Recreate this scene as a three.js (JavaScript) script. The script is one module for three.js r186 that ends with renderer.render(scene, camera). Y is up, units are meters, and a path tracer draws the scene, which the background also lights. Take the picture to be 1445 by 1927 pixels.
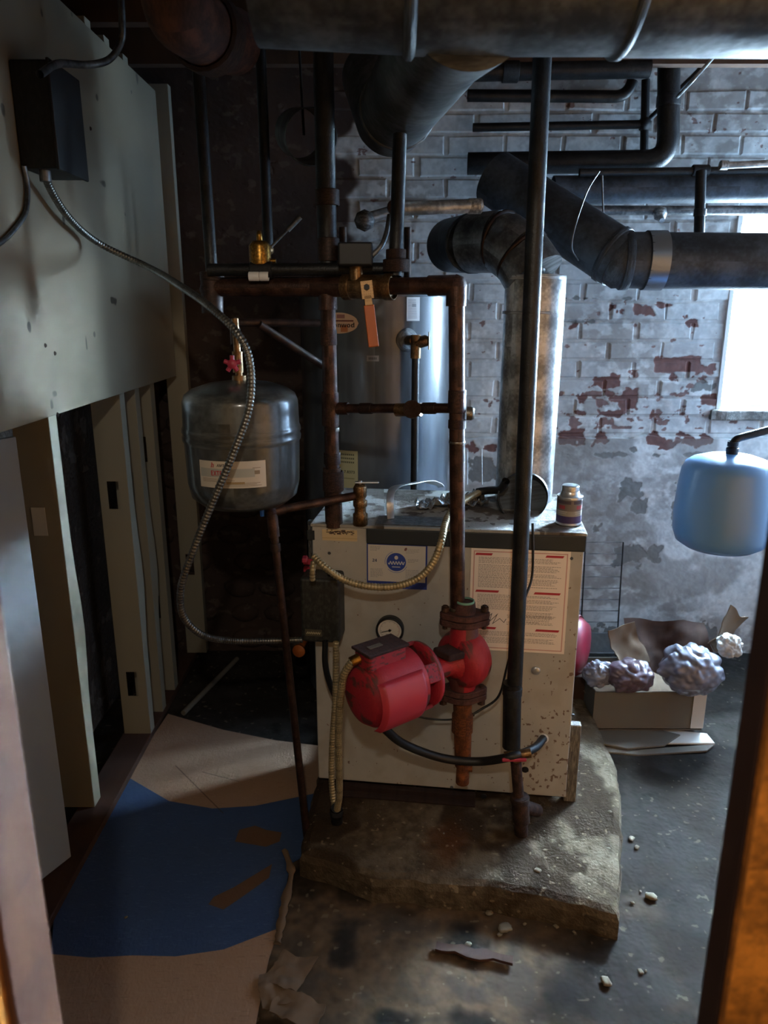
import * as THREE from 'three';
import { mergeGeometries, mergeVertices } from 'three/addons/utils/BufferGeometryUtils.js';
import { RoundedBoxGeometry } from 'three/addons/geometries/RoundedBoxGeometry.js';
import { RectAreaLightUniformsLib } from 'three/addons/lights/RectAreaLightUniformsLib.js';

// ------------------------------------------------------------------ camera, sky, daylight, exposure
RectAreaLightUniformsLib.init();
const scene = new THREE.Scene();
const renderer = new THREE.WebGLRenderer({ antialias: true });
renderer.toneMapping = THREE.LinearToneMapping;
renderer.toneMappingExposure = 1.0;
renderer.shadowMap.enabled = true;
const F = 1400, PITCH = THREE.MathUtils.degToRad(15.3), EYE = 1.6;          // focal length in pixels of the 1445 x 1927 frame
const camera = new THREE.PerspectiveCamera(2 * Math.atan(963.5 / F) * 180 / Math.PI, 1445 / 1927, 0.05, 60);
camera.position.set(0, EYE, 0);
camera.rotation.set(-PITCH, 0, 0);
camera.focus = 2.2; camera.userData.fStop = 3.2;
scene.add(camera);
scene.background = new THREE.Color(0.54, 0.77, 1.0);
scene.backgroundIntensity = 480;
const daylight = new THREE.RectAreaLight(new THREE.Color(0.54, 0.77, 1.0), 112, 0.72, 0.74);   // the sky in the basement window
daylight.name = 'window_daylight';
daylight.position.set(1.9, 1.57, -3.37); daylight.lookAt(1.9, 1.57, 0);
scene.add(daylight);

// ------------------------------------------------------------------ helpers
const V = (x, y, z) => new THREE.Vector3(x, y, z);
const CP = Math.cos(PITCH), SP = Math.sin(PITCH);
const dirOf = (u, v) => { const a = (u - 722.5) / F, b = (963.5 - v) / F; return V(a, b * CP - SP, -(CP + b * SP)); };
const at = (u, v, d) => { const r = dirOf(u, v); return r.multiplyScalar(d / -r.z).add(camera.position); };       // the point a sight line meets at depth d
const onY = (u, v, y) => { const r = dirOf(u, v); return r.multiplyScalar((y - EYE) / r.y).add(camera.position); };
const onX = (u, v, x) => { const r = dirOf(u, v); return r.multiplyScalar(x / r.x).add(camera.position); };
let seed = 20231;
const rnd = () => { seed = (seed * 1664525 + 1013904223) >>> 0; return seed / 4294967296; };
const rr = (a, b) => a + (b - a) * rnd();

const P = new Uint8Array(512); { const p = [...Array(256).keys()]; for (let i = 255; i > 0; i--) { const j = Math.floor(rnd() * (i + 1)); [p[i], p[j]] = [p[j], p[i]]; } for (let i = 0; i < 512; i++) P[i] = p[i & 255]; }
function vn(x, y, z = 0) {                                    // value noise 0..1
  const ix = Math.floor(x), iy = Math.floor(y), iz = Math.floor(z); let fx = x - ix, fy = y - iy, fz = z - iz;
  fx = fx * fx * (3 - 2 * fx); fy = fy * fy * (3 - 2 * fy); fz = fz * fz * (3 - 2 * fz);
  const X = ix & 255, Y = iy & 255, Z = iz & 255;
  const h = (a, b, c) => P[P[P[(X + a) & 255] + ((Y + b) & 255)] + ((Z + c) & 255)] / 255;
  const l = (a, b, t) => a + (b - a) * t;
  const q = l(l(h(0, 0, 0), h(1, 0, 0), fx), l(h(0, 1, 0), h(1, 1, 0), fx), fy);
  return fz ? l(q, l(l(h(0, 0, 1), h(1, 0, 1), fx), l(h(0, 1, 1), h(1, 1, 1), fx), fy), fz) : q;
}
const fbm = (x, y, o = 4, z = 0) => { let s = 0, a = 0.5, t = 0; for (let i = 0; i < o; i++) { s += a * vn(x, y, z); t += a; a *= 0.5; x = x * 2.03 + 11.3; y = y * 2.03 + 5.7; } return s / t; };
const sst = (a, b, x) => { const t = Math.max(0, Math.min(1, (x - a) / (b - a))); return t * t * (3 - 2 * t); };
const mix3 = (a, b, t) => [a[0] + (b[0] - a[0]) * t, a[1] + (b[1] - a[1]) * t, a[2] + (b[2] - a[2]) * t];
function tex(w, h, fn, srgb = true) {                         // fn(u, v, i, j) -> [r, g, b] in 0..255
  const d = new Uint8Array(w * h * 4);
  for (let j = 0; j < h; j++) for (let i = 0; i < w; i++) { const c = fn((i + 0.5) / w, (j + 0.5) / h, i, j), k = (j * w + i) * 4; d[k] = Math.max(0, Math.min(255, c[0])); d[k + 1] = Math.max(0, Math.min(255, c[1])); d[k + 2] = Math.max(0, Math.min(255, c[2])); d[k + 3] = 255; }
  const t = new THREE.DataTexture(d, w, h); t.wrapS = t.wrapT = THREE.RepeatWrapping; t.magFilter = THREE.LinearFilter; t.minFilter = THREE.LinearMipmapLinearFilter; t.generateMipmaps = true;
  if (srgb) t.colorSpace = THREE.SRGBColorSpace; t.needsUpdate = true; return t;
}
function canvas(w, h, draw) { const c = document.createElement('canvas'); c.width = w; c.height = h; draw(c.getContext('2d'), w, h); const t = new THREE.CanvasTexture(c); t.colorSpace = THREE.SRGBColorSpace; return t; }
const std = (color, roughness = 0.8, metalness = 0, o = {}) => new THREE.MeshPhysicalMaterial({ color, roughness, metalness, ...o });

// ---- geometry, all in world coordinates
function clean(g) { if (g.index) g = g.toNonIndexed(); for (const k of Object.keys(g.attributes)) if (!['position', 'normal', 'uv'].includes(k)) g.deleteAttribute(k); if (!g.attributes.uv) g.setAttribute('uv', new THREE.BufferAttribute(new Float32Array(g.attributes.position.count * 2), 2)); if (!g.attributes.normal) g.computeVertexNormals(); return g; }
const merge = (list) => mergeGeometries([].concat(list).flat(9).map(clean));
const Q = (dir) => new THREE.Quaternion().setFromUnitVectors(V(0, 1, 0), dir.clone().normalize());
function uvScale(g, su, sv) { const a = g.attributes.uv; for (let i = 0; i < a.count; i++) a.setXY(i, a.getX(i) * su, a.getY(i) * sv); return g; }
function cyl(a, b, r, r2 = r, seg = 20, open = false) { const L = a.distanceTo(b), g = new THREE.CylinderGeometry(r2, r, L, seg, 1, open); uvScale(g, r * 6.28, L); g.applyQuaternion(Q(b.clone().sub(a))); const m = a.clone().add(b).multiplyScalar(0.5); return g.translate(m.x, m.y, m.z); }
function lathe(pts, pos, dir = V(0, 1, 0), seg = 32) { const g = new THREE.LatheGeometry(pts.map(([r, y]) => new THREE.Vector2(Math.max(r, 1e-4), y)), seg); g.applyQuaternion(Q(dir)); return g.translate(pos.x, pos.y, pos.z); }
function tube(pts, r, n = 60, rad = 10, tension = 0.5) { const c = new THREE.CatmullRomCurve3(pts, false, 'catmullrom', tension), L = c.getLength(); return uvScale(new THREE.TubeGeometry(c, n, r, rad), L, r * 6.28); }
function pathTube(pts, r, bend, rad = 16) {                  // straight runs joined by round bends
  const path = new THREE.CurvePath(); let p = pts[0];
  for (let i = 1; i < pts.length; i++) {
    if (i < pts.length - 1) { const d0 = pts[i].clone().sub(pts[i - 1]).normalize(), d1 = pts[i + 1].clone().sub(pts[i]).normalize(), e = pts[i].clone().addScaledVector(d0, -bend), s = pts[i].clone().addScaledVector(d1, bend); path.add(new THREE.LineCurve3(p, e)); path.add(new THREE.QuadraticBezierCurve3(e, pts[i], s)); p = s; }
    else path.add(new THREE.LineCurve3(p, pts[i]));
  }
  return uvScale(new THREE.TubeGeometry(path, 24 * pts.length, r, rad), path.getLength(), r * 6.28);
}
function flex(pts, r, pitch = 0.009, rad = 10) {             // armoured cable: a corrugated tube
  const c = new THREE.CatmullRomCurve3(pts, false, 'centripetal'), L = c.getLength(), n = Math.round(L / pitch) * 4, fr = c.computeFrenetFrames(n, false);
  const pos = [], uv = [], idx = [];
  for (let i = 0; i <= n; i++) { const p = c.getPointAt(i / n), k = [0.86, 1.0, 1.02, 0.95][i % 4] * r; for (let j = 0; j <= rad; j++) { const a = j / rad * 6.2832, N = fr.normals[i], B = fr.binormals[i]; pos.push(p.x + k * (Math.cos(a) * N.x + Math.sin(a) * B.x), p.y + k * (Math.cos(a) * N.y + Math.sin(a) * B.y), p.z + k * (Math.cos(a) * N.z + Math.sin(a) * B.z)); uv.push(i / n * L, j / rad); } }
  for (let i = 0; i < n; i++) for (let j = 0; j < rad; j++) { const a = i * (rad + 1) + j, b = a + rad + 1; idx.push(a, b, a + 1, b, b + 1, a + 1); }
  const g = new THREE.BufferGeometry(); g.setAttribute('position', new THREE.Float32BufferAttribute(pos, 3)); g.setAttribute('uv', new THREE.Float32BufferAttribute(uv, 2)); g.setIndex(idx); g.computeVertexNormals(); return g;
}
function box(x, y, z, w, h, d, r = 0) { const g = r ? new RoundedBoxGeometry(w, h, d, 2, r) : new THREE.BoxGeometry(w, h, d); return g.translate(x, y, z); }
const span = (a, b, r = 0) => box((a.x + b.x) / 2, (a.y + b.y) / 2, (a.z + b.z) / 2, Math.abs(b.x - a.x), Math.abs(b.y - a.y), Math.abs(b.z - a.z), r);
const range = (x0, x1, y0, y1, z0, z1, r = 0) => span(V(x0, y0, z0), V(x1, y1, z1), r);
function planar(g, fn) { g = clean(g); const p = g.attributes.position, u = g.attributes.uv; for (let i = 0; i < p.count; i++) { const [a, b] = fn(p.getX(i), p.getY(i), p.getZ(i)); u.setXY(i, a, b); } return g; }
function boxUV(g) { g = clean(g); const p = g.attributes.position, n = g.attributes.normal, u = g.attributes.uv; for (let i = 0; i < p.count; i++) { const ax = Math.abs(n.getX(i)), ay = Math.abs(n.getY(i)), az = Math.abs(n.getZ(i)); if (ay > ax && ay > az) u.setXY(i, p.getX(i), p.getZ(i)); else if (ax > az) u.setXY(i, p.getZ(i), p.getY(i)); else u.setXY(i, p.getX(i), p.getY(i)); } return g; }
function slabXZ(pts, y0, y1, bevel = 0) {                    // outline of [x, z] points made into a slab
  const s = new THREE.Shape(pts.map(([x, z]) => new THREE.Vector2(x, -z)));
  const g = new THREE.ExtrudeGeometry(s, { depth: y1 - y0 - bevel, bevelEnabled: bevel > 0, bevelThickness: bevel, bevelSize: bevel, bevelOffset: -bevel, bevelSegments: 2, steps: 1 });
  g.rotateX(-Math.PI / 2); return g.translate(0, y0, 0);
}
function lump(r, sx, sy, sz, detail, amp, freq, s, pos, fine = 0) {     // uneven rounded lump
  let g = new THREE.IcosahedronGeometry(1, detail); g.deleteAttribute('uv'); g.deleteAttribute('normal'); g = mergeVertices(g); const p = g.attributes.position, v = V(0, 0, 0);
  for (let i = 0; i < p.count; i++) { v.fromBufferAttribute(p, i); const n = fbm(v.x * freq + s, v.y * freq + s * 1.7, 3, v.z * freq + s * 0.3), k = 1 + amp * (Math.abs(n - 0.5) * 4 - 0.5) + fine * (Math.abs(fbm(v.x * 5 + s, v.y * 5 + v.z * 3, 3, v.z * 5) - 0.5) * 2 - 0.2); p.setXYZ(i, v.x * k * r * sx, v.y * k * r * sy, v.z * k * r * sz); }
  g.computeVertexNormals(); return g.translate(pos.x, pos.y, pos.z);
}

// ---- objects
const used = {};
const numbered = (n) => { if (used[n] === undefined) { used[n] = 0; return n; } used[n]++; return n + '_' + String(used[n]).padStart(3, '0'); };
function thing(name, label, category, base, group, turn = 0) { const o = new THREE.Group(); o.name = numbered(name); o.position.copy(base); o.rotation.y = turn; o.userData = { label, category }; if (group) o.userData.group = group; scene.add(o); o.updateMatrixWorld(true); return o; }
function part(name, geo, mat, parent, label) { let g = Array.isArray(geo) ? merge(geo) : geo; parent.updateWorldMatrix(true, false); g.applyMatrix4(parent.matrixWorld.clone().invert()); const m = new THREE.Mesh(g, mat); m.name = name; m.castShadow = m.receiveShadow = true; if (label) m.userData.label = label; parent.add(m); m.updateMatrixWorld(true); return m; }
function single(name, label, category, geo, mat, group) { const g = Array.isArray(geo) ? merge(geo) : geo; g.computeBoundingBox(); const c = g.boundingBox.getCenter(V(0, 0, 0)); c.y = g.boundingBox.min.y; g.translate(-c.x, -c.y, -c.z); const m = new THREE.Mesh(g, mat); m.name = numbered(name); m.position.copy(c); m.castShadow = m.receiveShadow = true; m.userData = { label, category }; if (group) m.userData.group = group; scene.add(m); return m; }
function struct(name, geo, mat, label) { const m = new THREE.Mesh(Array.isArray(geo) ? merge(geo) : geo, mat); m.name = name; m.castShadow = m.receiveShadow = true; m.userData = { kind: 'structure' }; if (label) m.userData.label = label; scene.add(m); m.updateMatrixWorld(true); return m; }

// ------------------------------------------------------------------ materials
const PX = -0.875;                                           // face of the sheet panel on the left wall
const WZ = -3.3;                                             // face of the back wall
const WX0 = -1.25, WW = 3.75, WH = 2.6;
const N1 = new Float32Array(2048 * 1422);
const peel = new Float32Array(2048 * 1422), grey = new Float32Array(2048 * 1422);
function patch(field, u0, v0, u1, v1, soft = 0.022) {
  const a = at(u0, v1, -WZ), b = at(u1, v0, -WZ), W = 2048, H = 1422;
  const i0 = Math.max(0, Math.floor((a.x - WX0 - 0.05) / WW * W)), i1 = Math.min(W - 1, Math.ceil((b.x - WX0 + 0.05) / WW * W)), j0 = Math.max(0, Math.floor((a.y - 0.05) / WH * H)), j1 = Math.min(H - 1, Math.ceil((b.y + 0.05) / WH * H));
  for (let j = j0; j <= j1; j++) for (let i = i0; i <= i1; i++) { const x = WX0 + i / W * WW, y = j / H * WH; const d = Math.min(x - a.x, b.x - x, y - a.y, b.y - y) + (fbm(x * 28, y * 28, 4) - 0.5) * soft * 3.2; if (d > 0) field[j * W + i] = Math.max(field[j * W + i], sst(0, 0.004, d)); }
}
for (const q of [[1228, 671, 1320, 702, 0.006], [1192, 572, 1232, 594, 0.014], [1225, 571, 1268, 579, 0.01], [1150, 570, 1172, 584], [1112, 706, 1166, 728, 0.014], [1316, 742, 1362, 764, 0.01], [1048, 808, 1098, 834, 0.012], [1112, 818, 1136, 834], [1208, 812, 1240, 840], [1236, 824, 1262, 842], [1262, 818, 1345, 838, 0.02], [1140, 742, 1180, 758], [1076, 770, 1104, 784], [1122, 772, 1168, 786, 0.02], [1212, 742, 1222, 760], [1226, 772, 1244, 786], [1290, 604, 1310, 612], [1262, 700, 1278, 712], [1070, 612, 1084, 618], [880, 838, 930, 850], [1300, 690, 1340, 712, 0.03], [1160, 730, 1200, 770, 0.03], [1088, 745, 1100, 760]]) patch(peel, ...q);
for (const q of [[1162, 905, 1206, 940], [1184, 935, 1218, 968, 0.014], [1264, 905, 1274, 925], [1116, 988, 1124, 998], [1150, 1030, 1240, 1060, 0.03], [1258, 945, 1278, 990, 0.02], [1060, 852, 1350, 858, 0.015], [1180, 845, 1200, 858, 0.02], [880, 860, 935, 905, 0.03], [1050, 560, 1200, 564, 0.012], [1050, 604, 1120, 608, 0.008], [1060, 1180, 1350, 1240, 0.05], [1300, 720, 1350, 735, 0.02]]) patch(grey, ...q);
const wallTex = tex(2048, 1422, (u, v, i, j) => {
  const x = WX0 + u * WW, y = v * WH, k = j * 2048 + i;
  const n = fbm(x * 6, y * 6, 5), f = fbm(x * 60, y * 60, 3), b = fbm(x * 2 + 40, y * 2, 3), fl = fbm(x * 22 + 7, y * 30, 4);
  let c = mix3([172, 174, 172], [208, 210, 206], sst(0.3, 0.7, n * 0.6 + f * 0.4));
  c = mix3(c, [118, 112, 106], 0.55 * sst(0.55, 0.68, b) * sst(0.35, 0.6, fl));
  let p = peel[k];
  if (y > 1.08 && y < 1.34 && x > 0.7) p = Math.max(p, sst(0.645, 0.67, fbm(x * 20 + 3, y * 26, 4)) * 0.8);
  if (y > 1.05) p = Math.max(p, sst(0.77, 0.785, fbm(x * 24 + 31, y * 34, 4)) * 0.7);
  c = mix3(c, mix3([88, 60, 56], [116, 80, 72], f), p);
  c = mix3(c, [92, 92, 88], grey[k] * 0.75);
  if (y < 1.04) c = mix3(c, [120, 116, 110], 0.5 * sst(0.5, 0.62, fbm(x * 5 + 60, y * 5, 4)));
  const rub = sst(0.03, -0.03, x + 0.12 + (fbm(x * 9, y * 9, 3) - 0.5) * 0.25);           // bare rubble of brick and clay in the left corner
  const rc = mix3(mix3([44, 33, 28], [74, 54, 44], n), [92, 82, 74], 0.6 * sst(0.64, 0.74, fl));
  N1[k] = n * 0.5 + f * 0.25 - p * 0.35 - grey[k] * 0.25 + fl * 0.25;
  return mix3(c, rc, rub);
});
const wallBump = tex(1024, 711, (u, v, i, j) => { const h = 90 + 150 * N1[Math.min(1421, j * 2) * 2048 + i * 2]; return [h, h, h]; }, false);
const M = {};
M.wall = std(0xffffff, 0.85, 0, { map: wallTex, bumpMap: wallBump, bumpScale: 0.012 });
const wuv = (x, y) => [(x - WX0) / WW, y / WH];

const FX = -1.25, FZ = -3.5, FS = 5.2;                        // floor texture covers 5.2 m square
const floorTex = tex(2048, 2048, (u, v) => {
  const x = FX + u * FS, z = FZ + v * FS, n = fbm(x * 3, z * 3, 5), f = fbm(x * 40, z * 40, 3), m = fbm(x * 9 + 20, z * 9 + 8, 4);
  let c = mix3([38, 34, 30], [56, 52, 48], sst(0.3, 0.7, n * 0.7 + f * 0.3));
  const dirt = sst(0.32, -0.1, Math.hypot((x + 0.02) * 1.05, (z + 1.3) * 0.9) - 0.5 + (fbm(x * 5 + 13, z * 5 + 4, 4) - 0.5) * 0.9); c = mix3(c, mix3([96, 80, 62], [132, 112, 90], f), dirt * sst(0.25, 0.55, m));   // dry brown dirt trodden in before the pad
  c = mix3(c, [72, 69, 65], 0.5 * sst(0.54, 0.72, m));
  c = mix3(c, [46, 39, 32], 0.7 * sst(0.58, 0.66, fbm(x * 4 + 70, z * 4 + 3, 4)));
  c = mix3(c, [150, 142, 120], 0.5 * sst(0.8, 0.83, fbm(x * 55, z * 55 + 9, 2)));
  return c;
});
const floorBump = tex(1024, 1024, (u, v) => { const x = u * FS, z = v * FS, h = 255 * (0.55 * fbm(x * 7, z * 7, 4) + 0.3 * fbm(x * 45, z * 45, 3) + 0.15 * vn(x * 150, z * 150)); return [h, h, h]; }, false);
M.floor = std(0xd8d4d0, 0.95, 0, { specularIntensity: 0.3, map: floorTex, bumpMap: floorBump, bumpScale: 0.008 });
const padTex = tex(1024, 1024, (u, v) => {
  const x = u * 1.6, z = v * 1.6, n = fbm(x * 5 + 3, z * 5, 5), f = fbm(x * 50, z * 50, 3);
  let c = mix3([74, 66, 54], [112, 106, 94], sst(0.3, 0.7, n * 0.65 + f * 0.35));
  c = mix3(c, [48, 38, 28], 0.8 * sst(0.52, 0.64, fbm(x * 6 + 30, z * 6 + 10, 4)));
  const rust = Math.hypot((x - 0.7) * 1.3, z - 1.15) + (n - 0.5) * 0.3; c = mix3(c, [84, 52, 28], 0.8 * sst(0.16, 0.05, rust));
  return mix3(c, [158, 150, 132], 0.5 * sst(0.8, 0.83, fbm(x * 60 + 5, z * 60, 2)));
});
M.pad = std(0xf2e6d8, 0.95, 0, { specularIntensity: 0.3, map: padTex, bumpMap: floorBump, bumpScale: 0.008 });

const grime = tex(512, 512, (u, v) => { const n = fbm(u * 8, v * 8, 5), f = fbm(u * 60, v * 60, 3), k = 150 + 105 * sst(0.25, 0.75, n * 0.7 + f * 0.3); return [k, k * 0.985, k * 0.96]; });
const rough = tex(512, 512, (u, v) => { const h = 255 * (0.6 * fbm(u * 20, v * 20, 4) + 0.4 * fbm(u * 90, v * 90, 2)); return [h, h, h]; }, false);
const G = (rx, ry = rx) => { const t = grime.clone(); t.repeat.set(rx, ry); t.needsUpdate = true; return t; };
const R = (rx, ry = rx) => { const t = rough.clone(); t.repeat.set(rx, ry); t.needsUpdate = true; return t; };
M.copper = std(0x52392f, 0.45, 0.55, { map: G(4), bumpMap: R(4), bumpScale: 0.001 });
M.copperDark = std(0x412f28, 0.55, 0.5, { map: G(4) });
M.solder = std(0xa8a39a, 0.4, 0.9, { map: G(6) });
M.brass = std(0xb98a3e, 0.32, 0.9, { map: G(6) });
M.bronze = std(0x9a7a56, 0.4, 0.85, { map: G(6) });
M.blackIron = std(0x26282b, 0.45, 0.3, { map: G(3), bumpMap: R(5), bumpScale: 0.001 });
M.rustIron = std(0x4a3328, 0.75, 0.3, { map: G(5), bumpMap: R(6), bumpScale: 0.002 });
M.rust = std(0x8a4f26, 0.85, 0.15, { map: G(5), bumpMap: R(6), bumpScale: 0.002 });
M.galv = std(0xc6cacc, 0.36, 0.5, { map: G(2), bumpMap: R(2), bumpScale: 0.0005 });
M.galvOld = std(0x8e9296, 0.45, 0.8, { map: G(2), bumpMap: R(2), bumpScale: 0.001 });
M.duct = std(0x878c8e, 0.42, 0.75, { map: G(1.2), bumpMap: R(1), bumpScale: 0.001 });
M.flueGlareGrey = std(0x4c5866, 0.55, 0.25, { map: G(1.5), bumpMap: R(2), bumpScale: 0.001 });  // blue grey has the window glare painted into the black metal
M.black = std(0x0f1012, 0.55);
M.rubber = std(0x161616, 0.5);
M.bx = std(0x9c9c98, 0.35, 0.85, { map: G(10) });
M.bxGold = std(0xd8c8a0, 0.4, 0.5, { map: G(10) });
M.tank = std(0x5a5e5e, 0.28, 0.0, { clearcoat: 0.6, clearcoatRoughness: 0.12, map: G(1.5) });
M.tankBlue = std(0x6fa4de, 0.35, 0.0, { clearcoat: 0.5, clearcoatRoughness: 0.2 });
M.heater = std(0x5d6672, 0.3, 0.1, { clearcoat: 0.5, clearcoatRoughness: 0.12, map: G(1) });
M.red = std(new THREE.Color(0.36, 0.03, 0.045), 0.42, 0, { map: G(3), bumpMap: R(3), bumpScale: 0.001 });
const pumpTex = tex(512, 512, (u, v) => { const n = fbm(u * 9, v * 9, 5), f = fbm(u * 50 + 3, v * 50, 3); let c = mix3([150, 28, 40], [168, 36, 48], f); c = mix3(c, [78, 50, 42], 0.85 * sst(0.5, 0.64, n)); return c; });
M.pump = std(0xffffff, 0.48, 0, { map: pumpTex, bumpMap: R(4), bumpScale: 0.001 });
M.pumpDirty = std(0x553430, 0.85, 0, { map: G(4), bumpMap: R(5), bumpScale: 0.002 });
const boilerTex = tex(1024, 1024, (u, v) => {                 // enamel with rust freckles, as the front shows low at the right
  const n = fbm(u * 4, v * 4, 4), f = fbm(u * 40, v * 40, 3); let c = mix3([168, 166, 158], [182, 180, 172], n * 0.6 + f * 0.4);
  const dens = sst(0.25, 0.0, Math.hypot((u - 0.9) * 0.9, (v - 0.13) * 0.75)) * 0.17 + sst(0.2, 0.0, Math.hypot(u - 0.95, (v - 0.45) * 0.5)) * 0.07;
  const sp = fbm(u * 70 + 4, v * 70 + 9, 3);
  c = mix3(c, [92, 66, 52], 0.75 * sst(0.02, 0.06, sp - (0.8 - dens)));
  return mix3(c, [140, 126, 110], 0.22 * sst(0.5, 0.75, fbm(u * 12 + 50, v * 12, 5)));
});
M.boiler = std(0xffffff, 0.5, 0.05, { map: boilerTex });
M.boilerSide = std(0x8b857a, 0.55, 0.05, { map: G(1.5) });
const dustTex = tex(1024, 1024, (u, v) => { const n = fbm(u * 7, v * 7, 5), f = fbm(u * 50, v * 50, 3); let c = mix3([132, 130, 124], [168, 168, 164], n * 0.6 + f * 0.4); c = mix3(c, [74, 64, 54], 0.8 * sst(0.56, 0.66, fbm(u * 9 + 20, v * 9 + 4, 4))); return mix3(c, [60, 50, 42], 0.7 * sst(0.66, 0.7, fbm(u * 28, v * 28 + 40, 3))); });
M.dust = std(0xffffff, 0.9, 0, { map: dustTex, bumpMap: R(3), bumpScale: 0.002 });
M.bandDark = std(0x22282a, 0.6);
M.boxGrey = std(0x3c3e3a, 0.55, 0.1, { map: G(2) });
const panelTex = tex(1024, 1024, (u, v) => { const n = fbm(u * 5, v * 5, 4), f = fbm(u * 30, v * 30, 3); let c = mix3([134, 124, 104], [148, 138, 120], n * 0.6 + f * 0.4); c = mix3(c, [116, 112, 102], 0.45 * sst(0.5, 0.75, fbm(u * 6 + 33, v * 6 + 2, 4))); return mix3(c, [60, 56, 50], 0.8 * sst(0.9, 0.92, fbm(u * 34 + 8, v * 34, 2))); });
M.panel = std(0xffffff, 0.3, 0, { map: panelTex });
M.stud = std(0x98917f, 0.45, 0.25);
M.greyBoard = std(0x8e9496, 0.6);
const woodTex = tex(512, 1024, (u, v) => { const g = fbm(u * 28 + fbm(u * 3, v * 3, 2) * 3, v * 3, 4), k = fbm(u * 90, v * 8, 2); let c = mix3([148, 112, 84], [190, 158, 126], g * 0.7 + k * 0.3); return mix3(c, [110, 80, 58], 0.35 * sst(0.64, 0.76, fbm(u * 8 + 9, v * 8, 3))); });
M.wood = std(0x86603c, 0.8, 0, { map: woodTex, bumpMap: R(2), bumpScale: 0.001 });
M.woodDark = std(0x5e4634, 0.85, 0, { map: woodTex });
M.joist = std(0x6a5a4a, 0.9, 0, { map: woodTex });
M.orange = std(0xf09434, 0.6, 0, { map: G(2), bumpMap: R(3), bumpScale: 0.001 });
M.plasterHall = std(0xcdbfa8, 0.9);
const stoneTex = tex(1024, 1024, (u, v) => { const n = fbm(u * 10, v * 10, 5), f = fbm(u * 60, v * 60, 3); return mix3(mix3([46, 38, 32], [86, 70, 58], n * 0.7 + f * 0.3), [116, 104, 92], 0.6 * sst(0.64, 0.72, fbm(u * 16 + 5, v * 16, 4))); });
M.stone = std(0xffffff, 0.95, 0, { map: stoneTex, bumpMap: rough, bumpScale: 0.02 });
M.bounceWall = std(0xd2deee, 0.9, 0, { bumpMap: R(2), bumpScale: 0.004 });  // blue tint added so the unseen right wall bounces blue daylight
M.concrete = std(0x9a9a96, 0.9, 0, { map: G(2), bumpMap: R(3), bumpScale: 0.004 });
M.frame = std(0xd8d8d2, 0.6);
M.glass = std(0xffffff, 0.02, 0, { transmission: 1, thickness: 0, ior: 1.5 });
M.clear = std(0x8c8c9a, 0.3, 0, { transmission: 0.35, thickness: 0, clearcoat: 0.8, clearcoatRoughness: 0.15, side: THREE.DoubleSide });
M.clearPurple = std(0x6a5660, 0.35, 0, { clearcoat: 0.6, transmission: 0.3, thickness: 0, side: THREE.DoubleSide });
M.kraft = std(0x6a5642, 0.9);
M.kraftPale = std(0x666056, 0.9);
M.paper = std(0xc9c6bd, 0.85, 0, { side: THREE.DoubleSide });
M.foil = std(0xd6dade, 0.25, 0.9, { side: THREE.DoubleSide });
M.strap = std(0xc4c8ca, 0.32, 0.85);
M.orangePlastic = std(0xb05a1e, 0.5);
M.redPlastic = std(0xa83248, 0.45);
M.white = std(0xd9d9d6, 0.5);
M.silver = std(0xcfd2d4, 0.3, 0.8);
M.chip = std(0x7a715f, 0.9, 0, { map: G(8) });
M.purple = std(0x40305c, 0.45);

// ------------------------------------------------------------------ the room
const floor = (() => { const g = new THREE.PlaneGeometry(3.95, 5.3, 120, 160); g.rotateX(-Math.PI / 2); g.translate(0.575, 0, -0.95); const p = g.attributes.position; for (let i = 0; i < p.count; i++) p.setY(i, (fbm(p.getX(i) * 3, p.getZ(i) * 3, 4) - 0.5) * 0.012 - 0.004); g.computeVertexNormals(); const base = range(-1.4, 2.55, -0.2, -0.03, -3.6, 1.7); return struct('floor', [planar(g, (x, y, z) => [(x - FX) / FS, (z - FZ) / FS]), planar(base, (x, y, z) => [(x - FX) / FS, (z - FZ) / FS])], M.floor, 'dark stained concrete basement floor'); })();
const ceiling = struct('ceiling', range(-1.4, 2.55, 2.56, 2.7, -3.6, 1.7), M.joist, 'dark board ceiling above the joists');
for (let z = -3.0; z < -0.9; z += 0.4) part('joist', boxUV(range(-1.2, 2.33, 2.44, 2.56, z - 0.02, z + 0.025)), M.joist, ceiling);
const WIN = { x0: 1.475, x1: 2.27, y0: 1.165, y1: 1.985 };
const wallBack = (() => {
  const s = new THREE.Shape([[-1.4, -0.05], [2.55, -0.05], [2.55, 2.6], [-1.4, 2.6]].map((p) => new THREE.Vector2(...p)));
  s.holes.push(new THREE.Path([[WIN.x0, WIN.y0], [WIN.x0, WIN.y1], [WIN.x1, WIN.y1], [WIN.x1, WIN.y0]].map((p) => new THREE.Vector2(...p))));
  const g = new THREE.ExtrudeGeometry(s, { depth: 0.22, bevelEnabled: false }); g.translate(0, 0, WZ - 0.227);
  return struct('wall_back', planar(g, wuv), M.wall, 'white painted brick basement wall with flaking paint');
})();
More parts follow.
